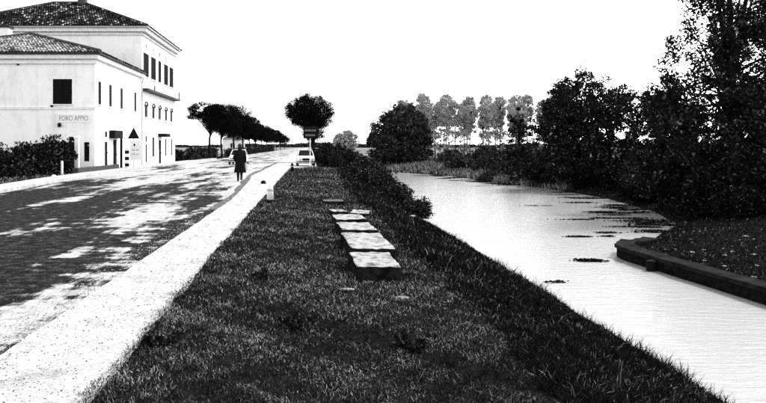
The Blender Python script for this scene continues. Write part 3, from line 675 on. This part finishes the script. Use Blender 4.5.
# painted name board on the end wall
nb = MB(); mbox(nb, fr, W1 - 2.5, W1 - .25, -.03, -.003, 3.22, 3.78); nbo = nb.build('name_panel', 'white_paint', TS)
fc = bpy.data.curves.new('lettering', 'FONT'); fc.body = 'FORO APPIO'; fc.size = .46; fc.extrude = .004; fc.align_x = 'CENTER'; fc.align_y = 'CENTER'
fo = bpy.data.objects.new('lettering', fc); link(fo); bpy.context.view_layer.update()
me = bpy.data.meshes.new_from_object(fo.evaluated_get(bpy.context.evaluated_depsgraph_get())); bpy.data.objects.remove(fo)
me.materials.clear(); me.materials.append(M['text_paint'])
lo = bpy.data.objects.new('lettering', me); link(lo, nbo); lo.rotation_euler = (R(90), 0, 0); lo.location = fr(W1 - 1.37, -.036, 3.5); lo.scale = (.72, 1, 1)

# ---- three storey house behind it
TL = empty('three_storey_house', (XF, 62.5, -.03)); off = (XF, 62.5, -.03)
tag(TL, 'tall pale three storey house with dark shuttered top windows and tiled hip roof', 'house')
W2, D2 = 16.5, 15.3
fr2 = rel(mp_front(XF - W2, 62.5), off); sd2 = rel(mp_side(62.5), off); q2 = rel(lambda x, y, z: (x, y, z), off)
cs = [1.55, 4.55, 7.35, 10.4, 13.2]
top_o = [(c - (.98 if c != 7.35 else .6), c + (.98 if c != 7.35 else .6), 7.6, 9.6) for c in cs]; mid_o = [(c - .55, c + .55, 4.15, 5.25) for c in cs]
gr_o = [(1.35, 1.95, .3, 1.85), (1.35, 1.95, 2.05, 2.55), (4.15, 4.95, .75, 2.5), (6.95, 8.05, 0, 2.25), (10.0, 10.7, .75, 2.4), (13.0, 13.7, .75, 2.4)]
att_o = [(c - .22, c + .22, 10.05, 10.4) for c in cs]
mb = MB(); facade(mb, fr2, W2, -.1, 11.2, []); facade(mb, sd2, D2, -.1, 11.2, top_o + mid_o + gr_o + att_o, .1)
mb.quad(q2(XF - W2, 62.5, -.1), q2(XF - W2, 77.8, -.1), q2(XF - W2, 77.8, 11.2), q2(XF - W2, 62.5, 11.2)); mb.quad(q2(XF - W2, 77.8, -.1), q2(XF, 77.8, -.1), q2(XF, 77.8, 11.2), q2(XF - W2, 77.8, 11.2))
mb.build('wall', 'plaster', TL)
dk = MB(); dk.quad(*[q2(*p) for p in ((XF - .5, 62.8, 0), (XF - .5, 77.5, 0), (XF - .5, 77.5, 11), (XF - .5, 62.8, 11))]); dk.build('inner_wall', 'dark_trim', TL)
for i, o_ in enumerate(top_o): window(TL, sd2, o_, 'closed', rev=.1)
for o_ in mid_o: window(TL, sd2, o_, None, True, arch=True, frame='dark', rev=.1)
for o_ in (gr_o[0], gr_o[1], gr_o[2], gr_o[4], gr_o[5]): window(TL, sd2, o_, None, False, frame='dark', rev=.1)
door(TL, sd2, gr_o[3], .1)
for o_ in att_o: window(TL, sd2, o_, None, True, name='attic_window', frame='dark', rev=.1)
cp = MB(); mbox(cp, sd2, 6.6, 8.4, -.8, -.003, 2.55, 2.85); cp.build('door_canopy', 'black_paint', TL)
lg = MB(); mbox(lg, sd2, -.1, D2 + .1, -.55, -.003, 6.32, 6.52); lgo = lg.build('balcony_ledge', 'dark_trim', TL)
ps = MB(); mbox(ps, sd2, D2 - .05, D2 + .08, -.5, -.38, 6.523, 7.3); ps.build('railing_post', 'dark_trim', lgo)
ps = MB(); mbox(ps, sd2, 2.9, 3.0, -.5, -.4, 6.523, 6.95); ps.build('railing_post', 'dark_trim', lgo)
cn = MB(); mbox(cn, fr2, -.4, W2 + .4, -.4, 0, 11.21, 11.5); mbox(cn, sd2, 0, D2 + .4, -.402, 0, 11.212, 11.498); mbox(cn, fr2, -.2, W2 + .18, -.18, -.002, 10.95, 11.06); mbox(cn, sd2, 0, D2 + .2, -.182, -.002, 10.952, 11.058); cn.build('cornice', 'trim', TL)
gt = MB(); mbox(gt, fr2, -.6, W2 + .62, -.62, -.41, 11.51, 11.62); mbox(gt, sd2, -.4, D2 + .6, -.618, -.41, 11.515, 11.615); gt.build('gutter', 'grey_paint', TL)
z = 11.6; A, B, C_, D_ = q2(XF - W2 - .6, 61.9, z), q2(XF + .6, 61.9, z), q2(XF + .6, 78.4, z), q2(XF - W2 - .6, 78.4, z); r0, r1 = q2(-24.0, 70, 15.0), q2(-21.1, 70, 15.0)
rf = MB(); rf.poly([A, B, r1, r0]); rf.poly([B, C_, r1]); rf.poly([C_, D_, r0, r1]); rf.poly([D_, A, r0]); rf.poly([A, D_, C_, B])
ro = rf.build('roof', 'dark_trim', TL); tiles(ro, A, B, r0, r1, 'tile'); tiles(ro, B, C_, r1, r1, 'tile')
rd = MB()
for p0, p1 in ((A, r0), (B, r1), (C_, r1), (r0, r1)): rd.tube([Vector(p0) + Vector((0, 0, .1)), Vector(p1) + Vector((0, 0, .1))], .12, 6)
rd.build('ridge_tiles', 'dark_trim', ro)
ch = MB(); ch.box(-21.5 - XF, -20.8 - XF, 6.9, 7.6, 14.5, 15.7); ch.build('chimney', 'concrete', ro)
cc = MB(); cc.box(-21.6 - XF, -20.7 - XF, 6.8, 7.7, 15.703, 15.85); cc.build('chimney_cap', 'dark_trim', ro)

# ---- small far house behind the pines
FH = empty('small_house', (-18.2, 156, -.03)); tag(FH, 'small pale far house between the pine trunks', 'house')
qf = rel(mp_front(-18.2, 156), (-18.2, 156, -.03))
mb = MB(); facade(mb, qf, 4.2, -.1, 3.2, [(1.6, 2.5, 1.3, 2.3)]); mb.quad((4.2, 0, -.1), (4.2, 5, -.1), (4.2, 5, 3.2), (4.2, 0, 3.2)); mb.quad((0, 0, -.1), (0, 5, -.1), (0, 5, 3.2), (0, 0, 3.2)); mb.build('wall', 'plaster', FH)
window(FH, qf, (1.6, 2.5, 1.3, 2.3), None)
rf = MB(); rf.prism([(-.3, 3.15), (4.5, 3.15), (2.1, 4.2)], -.3, 5.3); rf.build('roof', 'grey_paint', FH)

# ------------------------------------------------------------------ before the houses
hedge('hedge', [(-20.5, 41.5), (-14.9, 43.8)], 2.4, .6, 'leaf_dark', 26000, .085, 'tall straggly dark hedge before the lettered end wall', gap=.5)
hedge('hedge', [(-21, 38.6), (-15.2, 40.2)], .9, .5, 'leaf_dark', 9000, .07, 'low dark hedge at the pavement before the lettered end wall')
wb = MB(); wb.box(0, .35, 0, 9.5, -.1, .40); lw = wb.build('garden_wall', 'dark_trim', None, bevel=.03); lw.location = (-13.95, 44.0, 0); tag(lw, 'low dark garden wall between the pavement and the two storey house', 'wall')
gtp = MB(); gtp.box(-.25, .25, -.25, .25, -.1, 2.15); gtp.box(-.32, .32, -.32, .32, 2.153, 2.3); po = gtp.build('gate_pillar', 'plaster', None, bevel=.02); po.location = (-14.35, 46.2, 0); po.scale = (.5, .5, 1); tag(po, 'pale square pillar beside the dark hedge and garden wall', 'pillar')
shrub('shrub', -14.9, 45.4, .75, .6, 2.2, 'leaf_dark', 7000, .075, 'dark dense shrub beside the pale pillar', cat='shrub', z=-.03)
mk = MB(); mk.lathe([(.07, -.1), (.07, .75), (.055, .82), (.02, .85)], n=12); o = mk.build('marker_post', 'white_paint'); o.location = (-14.35, 43.4, 0); tag(o, 'white round marker post in front of the dark hedge', 'post')
# white stone lump
st = MB(); st.lathe([(.05, -.03), (.19, 0), (.2, .16), (.14, .28), (.03, .31)], n=9); o = st.build('marker_stone', 'white_paint', None, True); o.scale = (.65, .65, .65); o.location = (-13.6, 39.8, -.02); tag(o, 'small rounded white stone at the foot of the low hedge', 'stone')
# left verge grass
n = 26000; Y = rng.uniform(26, 90, n); X = np.interp(Y, PYl, PXl) - 1.4 - rng.uniform(0, 1, n) ** 1.3 * 3.2
k = X > -22; X, Y = X[k], Y[k]; k = ~((X < XF + .1) & (Y > 48)); blades('roadside_grass', X[k], Y[k], .16, .035, 'grass', .8, label='short grass on the strip between the pavement and the hedge', cat='grass')
# triangular road sign with a board under it
RS = empty('road_sign', (-12.97, 55.2, .12)); tag(RS, 'dark triangular road sign above a white notice board by the houses', 'road sign')
p = MB(); p.tube([(0, 0, -.1), (0, 0, 2.95)], .035, 8); p.build('pole', 'grey_paint', RS)
p = MB(); p.prism([(-.44, 2.12), (.44, 2.12), (.0, 2.96)], -.06, -.04); t_ = p.build('triangle_plate', 'black_paint', RS)
p = MB(); p.box(-.26, .64, -.07, -.045, .55, 1.98); bd = p.build('notice_board', 'white_paint', RS)
for x0, x1, z0, z1 in ((.0, .12, 1.58, 1.75), (-.12, .1, 1.25, 1.33), (.2, .42, 1.25, 1.33), (-.1, .12, .95, 1.02), (.2, .36, .95, 1.02)):
    p = MB(); p.box(x0, x1, -.078, -.0705, z0, z1); p.build('mark', 'grey_paint' if z0 < 1.5 else 'black_paint', bd)
SP = empty('striped_post', (-13.15, 53.9, -.02)); tag(SP, 'black and white striped post before the side door', 'post')
for k in range(7):
    p = MB(); p.box(-.14, .14, -.1, .1, .02 + k * .23, .02 + (k + 1) * .23 - .002); p.build('stripe_block', 'black_paint' if k % 2 else 'white_paint', SP)

# ------------------------------------------------------------------ bollards and stones along the verge
def bollard(x, y, m, band, label, cat='bollard', s=1, base='black_paint'):
    t = empty('bollard', (x, y, gz(x, y))); t.scale = (s, s, s)
    p = MB(); p.lathe([(.115, -.1), (.115, .07), (.105, .09)], n=14); p.build('base', base, t, True)
    p = MB(); p.lathe([(.10, .085), (.092, .40), (.085, .50), (.06, .555), (.0, .575)], n=14); p.build('shaft', m, t, True)
    p = MB(); p.lathe([(.0955, .34), (.0935, .36), (.0925, .385), (.0925, .40)], n=14); p.build('band', band, t, True)
    return tag(t, label, cat)
bollard(-1.18, 22.2, 'white_paint', 'grey_paint', 'white rounded guard stone at the path edge with a dark base')
bollard(-1.12, 47.2, 'black_paint', 'grey_paint', 'short dark guard stone at the far end of the grass verge')
def rock(name, loc, size, m, label, cat='stone', n=8, rz=0):
    p = MB(); rings = []
    for zz, r_ in ((-.15, .85), (.2, 1), (.6, .9), (.9, .6), (1, .2)):
        rings.append([(math.cos(a) * r_ * size[0] / 2 * random.uniform(.85, 1.12), math.sin(a) * r_ * size[1] / 2 * random.uniform(.85, 1.12), zz * size[2]) for a in [6.283 * i / n for i in range(n)]])
    p.loft(rings); o = p.build(name, m, None); o.location = loc; o.rotation_euler = (0, 0, rz); return tag(o, label, cat)
rock('stone', (-2.08, 33.5, .012), (.24, .2, .15), 'soil', 'small dark stone lying on the pale gravel path')
def pebbles(name, n, fx, y0, y1, sz, m, label):
    Y = persp_y(n, y0, y1); X = fx(Y, n); s_ = sz * rng.uniform(.4, 1.5, n) * np.sqrt(Y / 6)
    b = np.array([(1, 0, 0), (0, 1, 0), (-1, 0, 0), (0, -1, 0), (.1, .1, .8)]); th = rng.uniform(0, 6.28, n); c_, s2 = np.cos(th), np.sin(th)
    V = b[None] * rng.uniform(.6, 1.3, (n, 5, 1)); V = np.stack([V[..., 0] * c_[:, None] - V[..., 1] * s2[:, None], V[..., 0] * s2[:, None] + V[..., 1] * c_[:, None], V[..., 2]], -1) * s_[:, None, None] + np.stack([X, Y, np.full(n, .012)], 1)[:, None]
    k = np.arange(n)[:, None] * 5; F = np.concatenate([k + np.array([[i, (i + 1) % 4, 4]]) for i in range(4)])
    o = fastmesh(name, V.reshape(-1, 3), F, m, None, np.repeat(rng.uniform(0, 1, n), 5)); tag(o, label, 'gravel', None, 'stuff')
M['pebble'] = attrmat('pebble', [(0, .01), (.5, .06), (1, .5)])
pebbles('loose_gravel', 3000, lambda Y, n: -2.5 - np.abs(rng.normal(0, .22, n)), 4.5, 60, .006, 'pebble', 'loose gravel spilled onto the asphalt beside the path')
pebbles('path_grit', 2600, lambda Y, n: rng.uniform(-2.5, -1.5, n), 4.5, 50, .007, 'pebble', 'dark grit and small stones scattered on the pale path')
# row of dressed pale stone blocks
def block(x0, x1, y0, y1, ztop, th, tilt, rz, label, m='stone', group='row of pale stone blocks on the verge'):
    cx, cy = (x0 + x1) / 2, (y0 + y1) / 2; hx, hy = (x1 - x0) / 2, (y1 - y0) / 2
    p = MB(); nx, ny = 7, 9
    def pt(i, j, zz, k):
        u, v = i / nx * 2 - 1, j / ny * 2 - 1
        e = .035 * math.sin(i * 2.3 + j * 1.7 + k * 9) + .03 * math.sin(j * 3.1 + k)
        return (u * hx * (1 + .03 * math.sin(j * 1.1 + k * 3) + random.uniform(-.012, .012)), v * hy * (1 + .012 * math.sin(i * 1.3 + k * 5)), zz + (e * .18 + random.uniform(-.004, .004) if zz > 0 else 0))
    kk = random.random() * 6
    id_ = {}; V = []; F = []
    for L_ in (0, 1):
        for i in range(nx + 1):
            for j in range(ny + 1): id_[L_, i, j] = len(V); V.append(pt(i, j, th if L_ else -.12, kk))
    for i in range(nx):
        for j in range(ny):
            F.append((id_[1, i, j], id_[1, i + 1, j], id_[1, i + 1, j + 1], id_[1, i, j + 1])); F.append((id_[0, i, j + 1], id_[0, i + 1, j + 1], id_[0, i + 1, j], id_[0, i, j]))
    for i in range(nx):
        F.append((id_[0, i, 0], id_[0, i + 1, 0], id_[1, i + 1, 0], id_[1, i, 0])); F.append((id_[0, i + 1, ny], id_[0, i, ny], id_[1, i, ny], id_[1, i + 1, ny]))
    for j in range(ny):
        F.append((id_[0, 0, j + 1], id_[0, 0, j], id_[1, 0, j], id_[1, 0, j + 1])); F.append((id_[0, nx, j], id_[0, nx, j + 1], id_[1, nx, j + 1], id_[1, nx, j]))
    p.add(V, F); o = p.build('stone_block', m, None, bevel=.02)
    o.data.materials.append(M['stone_shade'])
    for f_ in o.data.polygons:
        if abs(f_.normal.z) < .5: f_.material_index = 1  # upright faces take the near-black stone, painting in their shade
    o.location = (cx, cy, ztop - th); o.rotation_euler = (R(tilt[0]), R(tilt[1]), R(rz)); tag(o, label, 'stone block', group); return o
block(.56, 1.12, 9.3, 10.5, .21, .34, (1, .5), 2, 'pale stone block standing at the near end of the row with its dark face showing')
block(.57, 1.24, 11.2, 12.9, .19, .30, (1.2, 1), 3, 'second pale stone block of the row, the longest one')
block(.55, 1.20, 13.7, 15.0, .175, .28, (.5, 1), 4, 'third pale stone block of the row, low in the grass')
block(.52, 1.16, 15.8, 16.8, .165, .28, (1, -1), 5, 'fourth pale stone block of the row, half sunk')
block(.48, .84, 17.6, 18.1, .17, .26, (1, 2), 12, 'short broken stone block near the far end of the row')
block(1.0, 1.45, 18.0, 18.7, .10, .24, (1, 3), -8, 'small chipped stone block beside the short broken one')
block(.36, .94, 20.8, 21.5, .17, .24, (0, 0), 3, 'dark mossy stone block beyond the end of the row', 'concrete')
for x, y, sx, sy, rz, lb in [(.42, 8.75, .22, .06, .2, 'thin pale stone chip in the grass before the row of blocks'), (1.0, 8.2, .18, .05, .1, 'narrow pale stone splinter on the crest of the bank'), (2.9, 22.5, .7, .4, .6, 'pale flat stone on the bank above the water bushes'), (3.9, 26.8, .8, .5, .3, 'pale flat stone at the near water edge')]:
    rock('stone', (x, y, gz(x, y)), (sx, sy, .03), 'stone', lb, rz=rz)

# dark direction board on a pale pole
DS = empty('direction_sign', (.0, 58, -.02)); tag(DS, 'dark roadside board with two rows of small pale lettering on a pole', 'road sign')
p = MB(); p.tube([(0, 0, -.1), (0.02, 0, 3.2)], .04, 8); p.build('pole', 'white_paint', DS)
p = MB(); p.box(-.52, .66, -.09, -.05, 2.3, 3.25); bd = p.build('board', 'black_paint', DS)
for zr, n_ in ((2.92, 9), (2.55, 8)):
    x = -.4 + (0 if zr > 2.7 else .05)
    for i in range(n_):
        wd = random.uniform(.05, .1); p = MB(); p.box(x, x + wd, -.097, -.0905, zr - .06, zr + random.uniform(.04, .09)); p.build('letter_mark', 'letter_paint', bd); x += wd + .025

# ------------------------------------------------------------------ quay wall on the right
qp = [(10.95, 2), (10.75, 6), (10.6, 10), (10.37, 14), (10.2, 17), (10.0, 20), (9.85, 22.2), (9.83, 23.0), (9.95, 23.8), (10.3, 24.5), (10.9, 24.9), (11.5, 25.3)]
qp2 = []
for i in range(len(qp) - 1):
    for t in (0, .34, .67): qp2.append((qp[i][0] + (qp[i + 1][0] - qp[i][0]) * t, qp[i][1] + (qp[i + 1][1] - qp[i][1]) * t))
qp2.append(qp[-1])
QW = empty('quay_wall', (9.5, 23, WL)); tag(QW, 'low dark curved quay wall round the grassy point in the canal', 'quay')
def qloft(o0, o1, z0, z1, jit):
    p = MB(); rings = []
    for i, (x, y) in enumerate(qp2):
        a = Vector(qp2[max(i - 1, 0)]); b = Vector(qp2[min(i + 1, len(qp2) - 1)]); t = (b - a).normalized(); nn = Vector((-t.y, t.x))   # towards the water
        jj = random.uniform(-jit, jit)
        rings.append([(x + nn.x * o0 - 9.5, y + nn.y * o0 - 23, z0 - WL), (x + nn.x * (o0 + jj) - 9.5, y + nn.y * (o0 + jj) - 23, z1 - WL + jj * .5), (x + nn.x * o1 - 9.5, y + nn.y * o1 - 23, z1 - WL + jj * .5), (x + nn.x * o1 - 9.5, y + nn.y * o1 - 23, z0 - WL)])
    p.loft(rings); return p
qloft(.22, -.3, WL - .5, -1.52, .02).build('wall', 'soil', QW)
qloft(.27, -.30, -1.518, -1.40, .06).build('coping', 'quay_stone', QW)
p = MB(); p.lathe([(.13, -1.2), (.13, .30), (.12, .34), (.02, .36)], n=10); mo = p.build('mooring_post', 'black_paint'); mo.location = (9.55, 21.0, WL - .05); tag(mo, 'stubby dark mooring post in the water before the quay wall', 'post')
# rubble on the point
for i in range(50):
    y = rng.uniform(14.5, 25); x = float(np.interp(y, Ry, Rx)) + .5 + rng.uniform(0, 1) ** 1.3 * 4
    s = rng.uniform(.04, .15)
    rock('rubble_stone', (x, y, gz(x, y) - .01), (s * 1.5, s, s * .35), 'stone', 'small pale stone scattered on the grassy quay point', n=6, rz=rng.uniform(0, 6))['group'] = 'stones on the quay point'
# weed mats on the water; some streaks imitate dark ripples with leaf flecks
def mats(spec):
    C = []; 
    for x, y, rx, ry_, n in spec: C.append(np.stack([x + rng.normal(0, .45, n) * rx, y + rng.normal(0, .45, n) * ry_, WL + rng.uniform(.005, .05, n)], 1))
    o = leaves(np.concatenate(C), .055, .5, 'leaf_dark', 'weed_and_ripples', None, .85); tag(o, 'dark floating weed and imitated dark ripple streaks on the canal', 'weed', None, 'stuff')
spec = [(10.3, 28.8, .5, .10, 260), (8.5, 22.8, .45, .22, 500), (11.5, 28.9, .3, .06, 120), (6.3, 19.2, .25, .05, 60)]  # open-water dark ripples, imitated with leaf flecks
for k in range(34):
    y = rng.uniform(30, 44); x = float(np.interp(y, Ry, Rx)) - .2 - abs(rng.normal(0, 1.6)); spec.append((x, y, rng.uniform(.25, 1.3), rng.uniform(.04, .16), int(rng.uniform(60, 340))))  # dark rippling streaks near the right bank, also leaf flecks
for k in range(30):
    y = rng.uniform(44, 90); x = float(np.interp(y, Ry, Rx)) - .3 - abs(rng.normal(0, 1.0)); spec.append((x, y, rng.uniform(.5, 1.6), rng.uniform(.08, .4), int(rng.uniform(100, 420))))
for k in range(30):
    y = rng.uniform(36, 85); x = float(np.interp(y, Ly, Lx)) + .1 + abs(rng.normal(0, .9)); spec.append((x, y, rng.uniform(.4, 1.3), rng.uniform(.05, .4), int(rng.uniform(100, 400))))
mats(spec)

# ------------------------------------------------------------------ parked cars
def make_car(loc, rz, label):
    t = empty('parked_car', loc, rz); tag(t, label, 'car', 'white cars on the road')
    # y forward = -y (front at -y). lower body from side sections
    def sec(y, hw, zb, zt, r_=.10):
        return [(-hw + .06, y, zb), (hw - .06, y, zb), (hw, y, zb + .14), (hw, y, (zb + zt) / 2), (hw - .02, y, zt - .09), (hw - r_, y, zt), (-hw + r_, y, zt), (-hw + .02, y, zt - .09), (-hw, y, (zb + zt) / 2), (-hw, y, zb + .14)]
    p = MB(); p.loft([sec(-1.80, .60, .34, .66), sec(-1.74, .68, .28, .76), sec(-1.3, .74, .24, .82), sec(-.75, .76, .22, .87), (sec(.5, .76, .22, .90)), sec(1.2, .75, .24, .86), sec(1.65, .70, .28, .78), sec(1.75, .62, .36, .66)]); p.build('body', 'white_paint', t, True, .02)
    # cabin
    def cs_(y, hw, z): return [(-hw, y, z), (hw, y, z)]
    lo_ = [(-.68, -.72), (.68, -.72), (.68, 1.15), (-.68, 1.15)]; hi_ = [(-.54, -.22), (.54, -.22), (.54, .80), (-.54, .80)]
    p = MB(); zt = 1.34; zb = .88
    p.loft([[(x, y, zt - .02) for x, y in hi_], [(x * .97, y * .97 + .01, zt + .05) for x, y in hi_]])
    for (a, b), (c, d_) in zip(lo_, hi_): p.tube([(a, b, zb - .03), (c, d_, zt)], .035, 6)
    p.tube([(-.64, .32, zb), (-.545, .32, zt)], .03, 6); p.tube([(.64, .32, zb), (.545, .32, zt)], .03, 6)
    p.build('cabin', 'white_paint', t)
    for nm, i, j in (('windscreen', 0, 1), ('side_window', 1, 2), ('rear_window', 2, 3), ('side_window', 3, 0)):
        p = MB(); k = .985; p.quad((lo_[i][0] * k, lo_[i][1] * k, zb - .02), (lo_[j][0] * k, lo_[j][1] * k, zb - .02), (hi_[j][0] * k, hi_[j][1] * k, zt), (hi_[i][0] * k, hi_[i][1] * k, zt)); p.build(nm, 'glass', t)
    for sx in (-1, 1):
        for y in (-1.15, 1.15):
            p = MB(); rings = []
            for xx, r_ in ((.60, .20), (.62, .28), (.70, .285), (.755, .25), (.757, .17)): rings.append([(sx * xx, y + math.cos(a) * r_, .285 + math.sin(a) * r_) for a in [6.283 * q_ / 16 for q_ in range(16)]])
            p.loft(rings); wh = p.build('wheel', 'rubber', t, True)
            p = MB(); rings = [[(sx * xx, y + math.cos(a) * r_, .285 + math.sin(a) * r_) for a in [6.283 * q_ / 14 for q_ in range(14)]] for xx, r_ in ((.75, .17), (.772, .15), (.775, .05))]; p.loft(rings); p.build('rim', 'chrome', wh, True)
        p = MB(); rings = [[(sx * .48 + math.cos(a) * r_, y, .62 + math.sin(a) * r_) for a in [6.283 * q_ / 14 for q_ in range(14)]] for y, r_ in ((-1.72, .11), (-1.82, .11), (-1.85, .06))]; p.loft(rings); hl = p.build('headlight', 'chrome', t, True)
        p = MB(); p.box(sx * .55 - .07, sx * .55 + .07, 1.74, 1.78, .55, .68); p.build('tail_light', 'dark_trim', t)
    p = MB(); p.box(-.32, .32, -1.825, -1.79, .50, .68); p.build('grille', 'black_paint', t)
    p = MB(); p.box(-.70, .70, -1.90, -1.80, .36, .44); p.build('bumper', 'black_paint', t); p = MB(); p.box(-.66, .66, 1.76, 1.85, .38, .46); p.build('bumper', 'chrome', t)
    p = MB(); p.box(-.2, .2, -1.915, -1.903, .36, .46); p.build('number_plate', 'black_paint', t)
    return t
make_car((-.40, 64, .0), R(3), 'small white car parked on the gravel beside the lone pine')
make_car((-6.55, 69, .0), R(-2), 'small white car on the road behind the walking person')

# ------------------------------------------------------------------ person walking
PX, PY = -3.36, 36.0
P = empty('person', (PX, PY, .012), R(8)); P.scale = (1.03, 1.03, 1.03); tag(P, 'person in a long dark coat walking along the road edge', 'person')
joints = {'pel': (0, 0, .92, .13), 'waist': (0, 0, 1.08, .12), 'chest': (0, .0, 1.28, .14), 'neck0': (0, 0, 1.43, .06), 'neck1': (0, .01, 1.49, .05), 'head0': (0, .02, 1.56, .075), 'head1': (0, .02, 1.64, .085), 'head2': (0, .01, 1.70, .05),
          'shL': (-.17, 0, 1.39, .06), 'elL': (-.26, -.06, 1.13, .045), 'wrL': (-.20, .10, .95, .03), 'haL': (-.19, .15, .90, .032),
          'shR': (.17, 0, 1.39, .06), 'elR': (.24, -.02, 1.12, .045), 'wrR': (.25, .03, .88, .03), 'haR': (.25, .05, .82, .032),
          'hiL': (-.09, 0, .86, .09), 'knL': (-.09, -.02, .48, .06), 'anL': (-.09, -.05, .09, .038), 'toL': (-.09, .13, .04, .035),
          'hiR': (.09, 0, .86, .09), 'knR': (.07, .10, .50, .06), 'anR': (.06, -.12, .20, .038), 'toR': (.06, .0, .08, .035)}
edges = [('pel', 'waist'), ('waist', 'chest'), ('chest', 'neck0'), ('neck0', 'neck1'), ('neck1', 'head0'), ('head0', 'head1'), ('head1', 'head2'), ('chest', 'shL'), ('shL', 'elL'), ('elL', 'wrL'), ('wrL', 'haL'), ('chest', 'shR'), ('shR', 'elR'), ('elR', 'wrR'), ('wrR', 'haR'), ('pel', 'hiL'), ('hiL', 'knL'), ('knL', 'anL'), ('anL', 'toL'), ('pel', 'hiR'), ('hiR', 'knR'), ('knR', 'anR'), ('anR', 'toR')]
for s_, sx in (('L', -1), ('R', 1)):
    hx, hy, hz, _ = joints['ha' + s_]
    for k, (dx, dy, ln_) in enumerate(((-.024, .03, .07), (-.008, .035, .08), (.009, .033, .075), (.025, .028, .06), (-.04 * sx, .02, .05))):
        j1, j2 = f'f{s_}{k}a', f'f{s_}{k}b'
        joints[j1] = (hx + dx, hy + dy * .8, hz - ln_ * .55, .0095); joints[j2] = (hx + dx * .9, hy + dy * .5, hz - ln_, .008); edges += [('ha' + s_, j1), (j1, j2)]
names = list(joints); me = bpy.data.meshes.new('body'); me.from_pydata([joints[n_][:3] for n_ in names], [(names.index(a), names.index(b)) for a, b in edges], [])
bo = bpy.data.objects.new('body', me); link(bo, P); sk = bo.modifiers.new('skin', 'SKIN'); bo.modifiers.new('sub', 'SUBSURF').levels = 1; bo.modifiers['sub'].render_levels = 1
for n_, sv in zip(names, me.skin_vertices[0].data): r_ = joints[n_][3]; sv.radius = (r_, r_); sv.use_root = (n_ == 'pel')
me.materials.append(M['skin']); sk.use_smooth_shade = True
def ring(cx, cy, z, rx, ry_, n=18, ph=0): return [(cx + rx * math.cos(6.2832 * i / n) * (1 + .04 * math.sin(5 * 6.2832 * i / n + ph)), cy + ry_ * math.sin(6.2832 * i / n), z) for i in range(n)]
p = MB(); p.loft([ring(.0, .02, .40, .275, .23, ph=1), ring(0, .02, .42, .285, .235, ph=1), ring(0, .01, .70, .235, .19, ph=.5), ring(0, 0, .95, .205, .16), ring(0, 0, 1.10, .185, .15), ring(0, 0, 1.28, .215, .155), ring(0, 0, 1.40, .20, .12), ring(0, 0, 1.455, .11, .09), ring(0, 0, 1.50, .075, .075)])
for s_ in 'LR':
    a, b, c = [joints[k + s_][:3] for k in ('sh', 'el', 'wr')]; p.tube([(a[0] * .8, a[1], a[2] + .01), a, Vector(a).lerp(Vector(b), .5), b, Vector(b).lerp(Vector(c), .5), c], [.07, .085, .075, .068, .062, .058], 10)
p.build('coat', 'cloth', P, True)
p = MB(); p.loft([ring(0, -.015, 1.50, .075, .07, 12), ring(0, -.02, 1.56, .10, .10, 12), ring(0, -.01, 1.64, .108, .112, 12), ring(0, 0, 1.72, .085, .095, 12), ring(0, 0, 1.755, .03, .03, 12)]); p.build('hair', 'hair', P, True)
for s_ in 'LR':
    a, b = joints['an' + s_], joints['to' + s_]; p = MB(); p.tube([(a[0], a[1] - .04, a[2] - .03), (a[0], a[1] + .02, a[2] - .02), b[:3], (b[0], b[1] + .05, b[2] - .005)], [.04, .055, .048, .02], 10); p.build('shoe', 'rubber', P, True)
    k_ = joints['kn' + s_]; p = MB(); p.tube([k_[:3], Vector(k_[:3]).lerp(Vector(a[:3]), .4), a[:3]], [.072, .068, .048], 10); p.build('stocking', 'cloth', P, True)
p = MB(); p.box(-.05, .05, -.13, .13, .0, .24); hb = p.build('handbag', 'leather', None, bevel=.02); hb.location = (PX + .29, PY + .06, .56); hb.rotation_euler = (0, 0, R(60))
p = MB(); p.tube([(0, -.09, .23), (0, -.06, .31), (0, .06, .31), (0, .09, .23)], .01, 6); p.build('strap', 'leather', hb); tag(hb, 'pale handbag in the hand of the walking person', 'handbag')
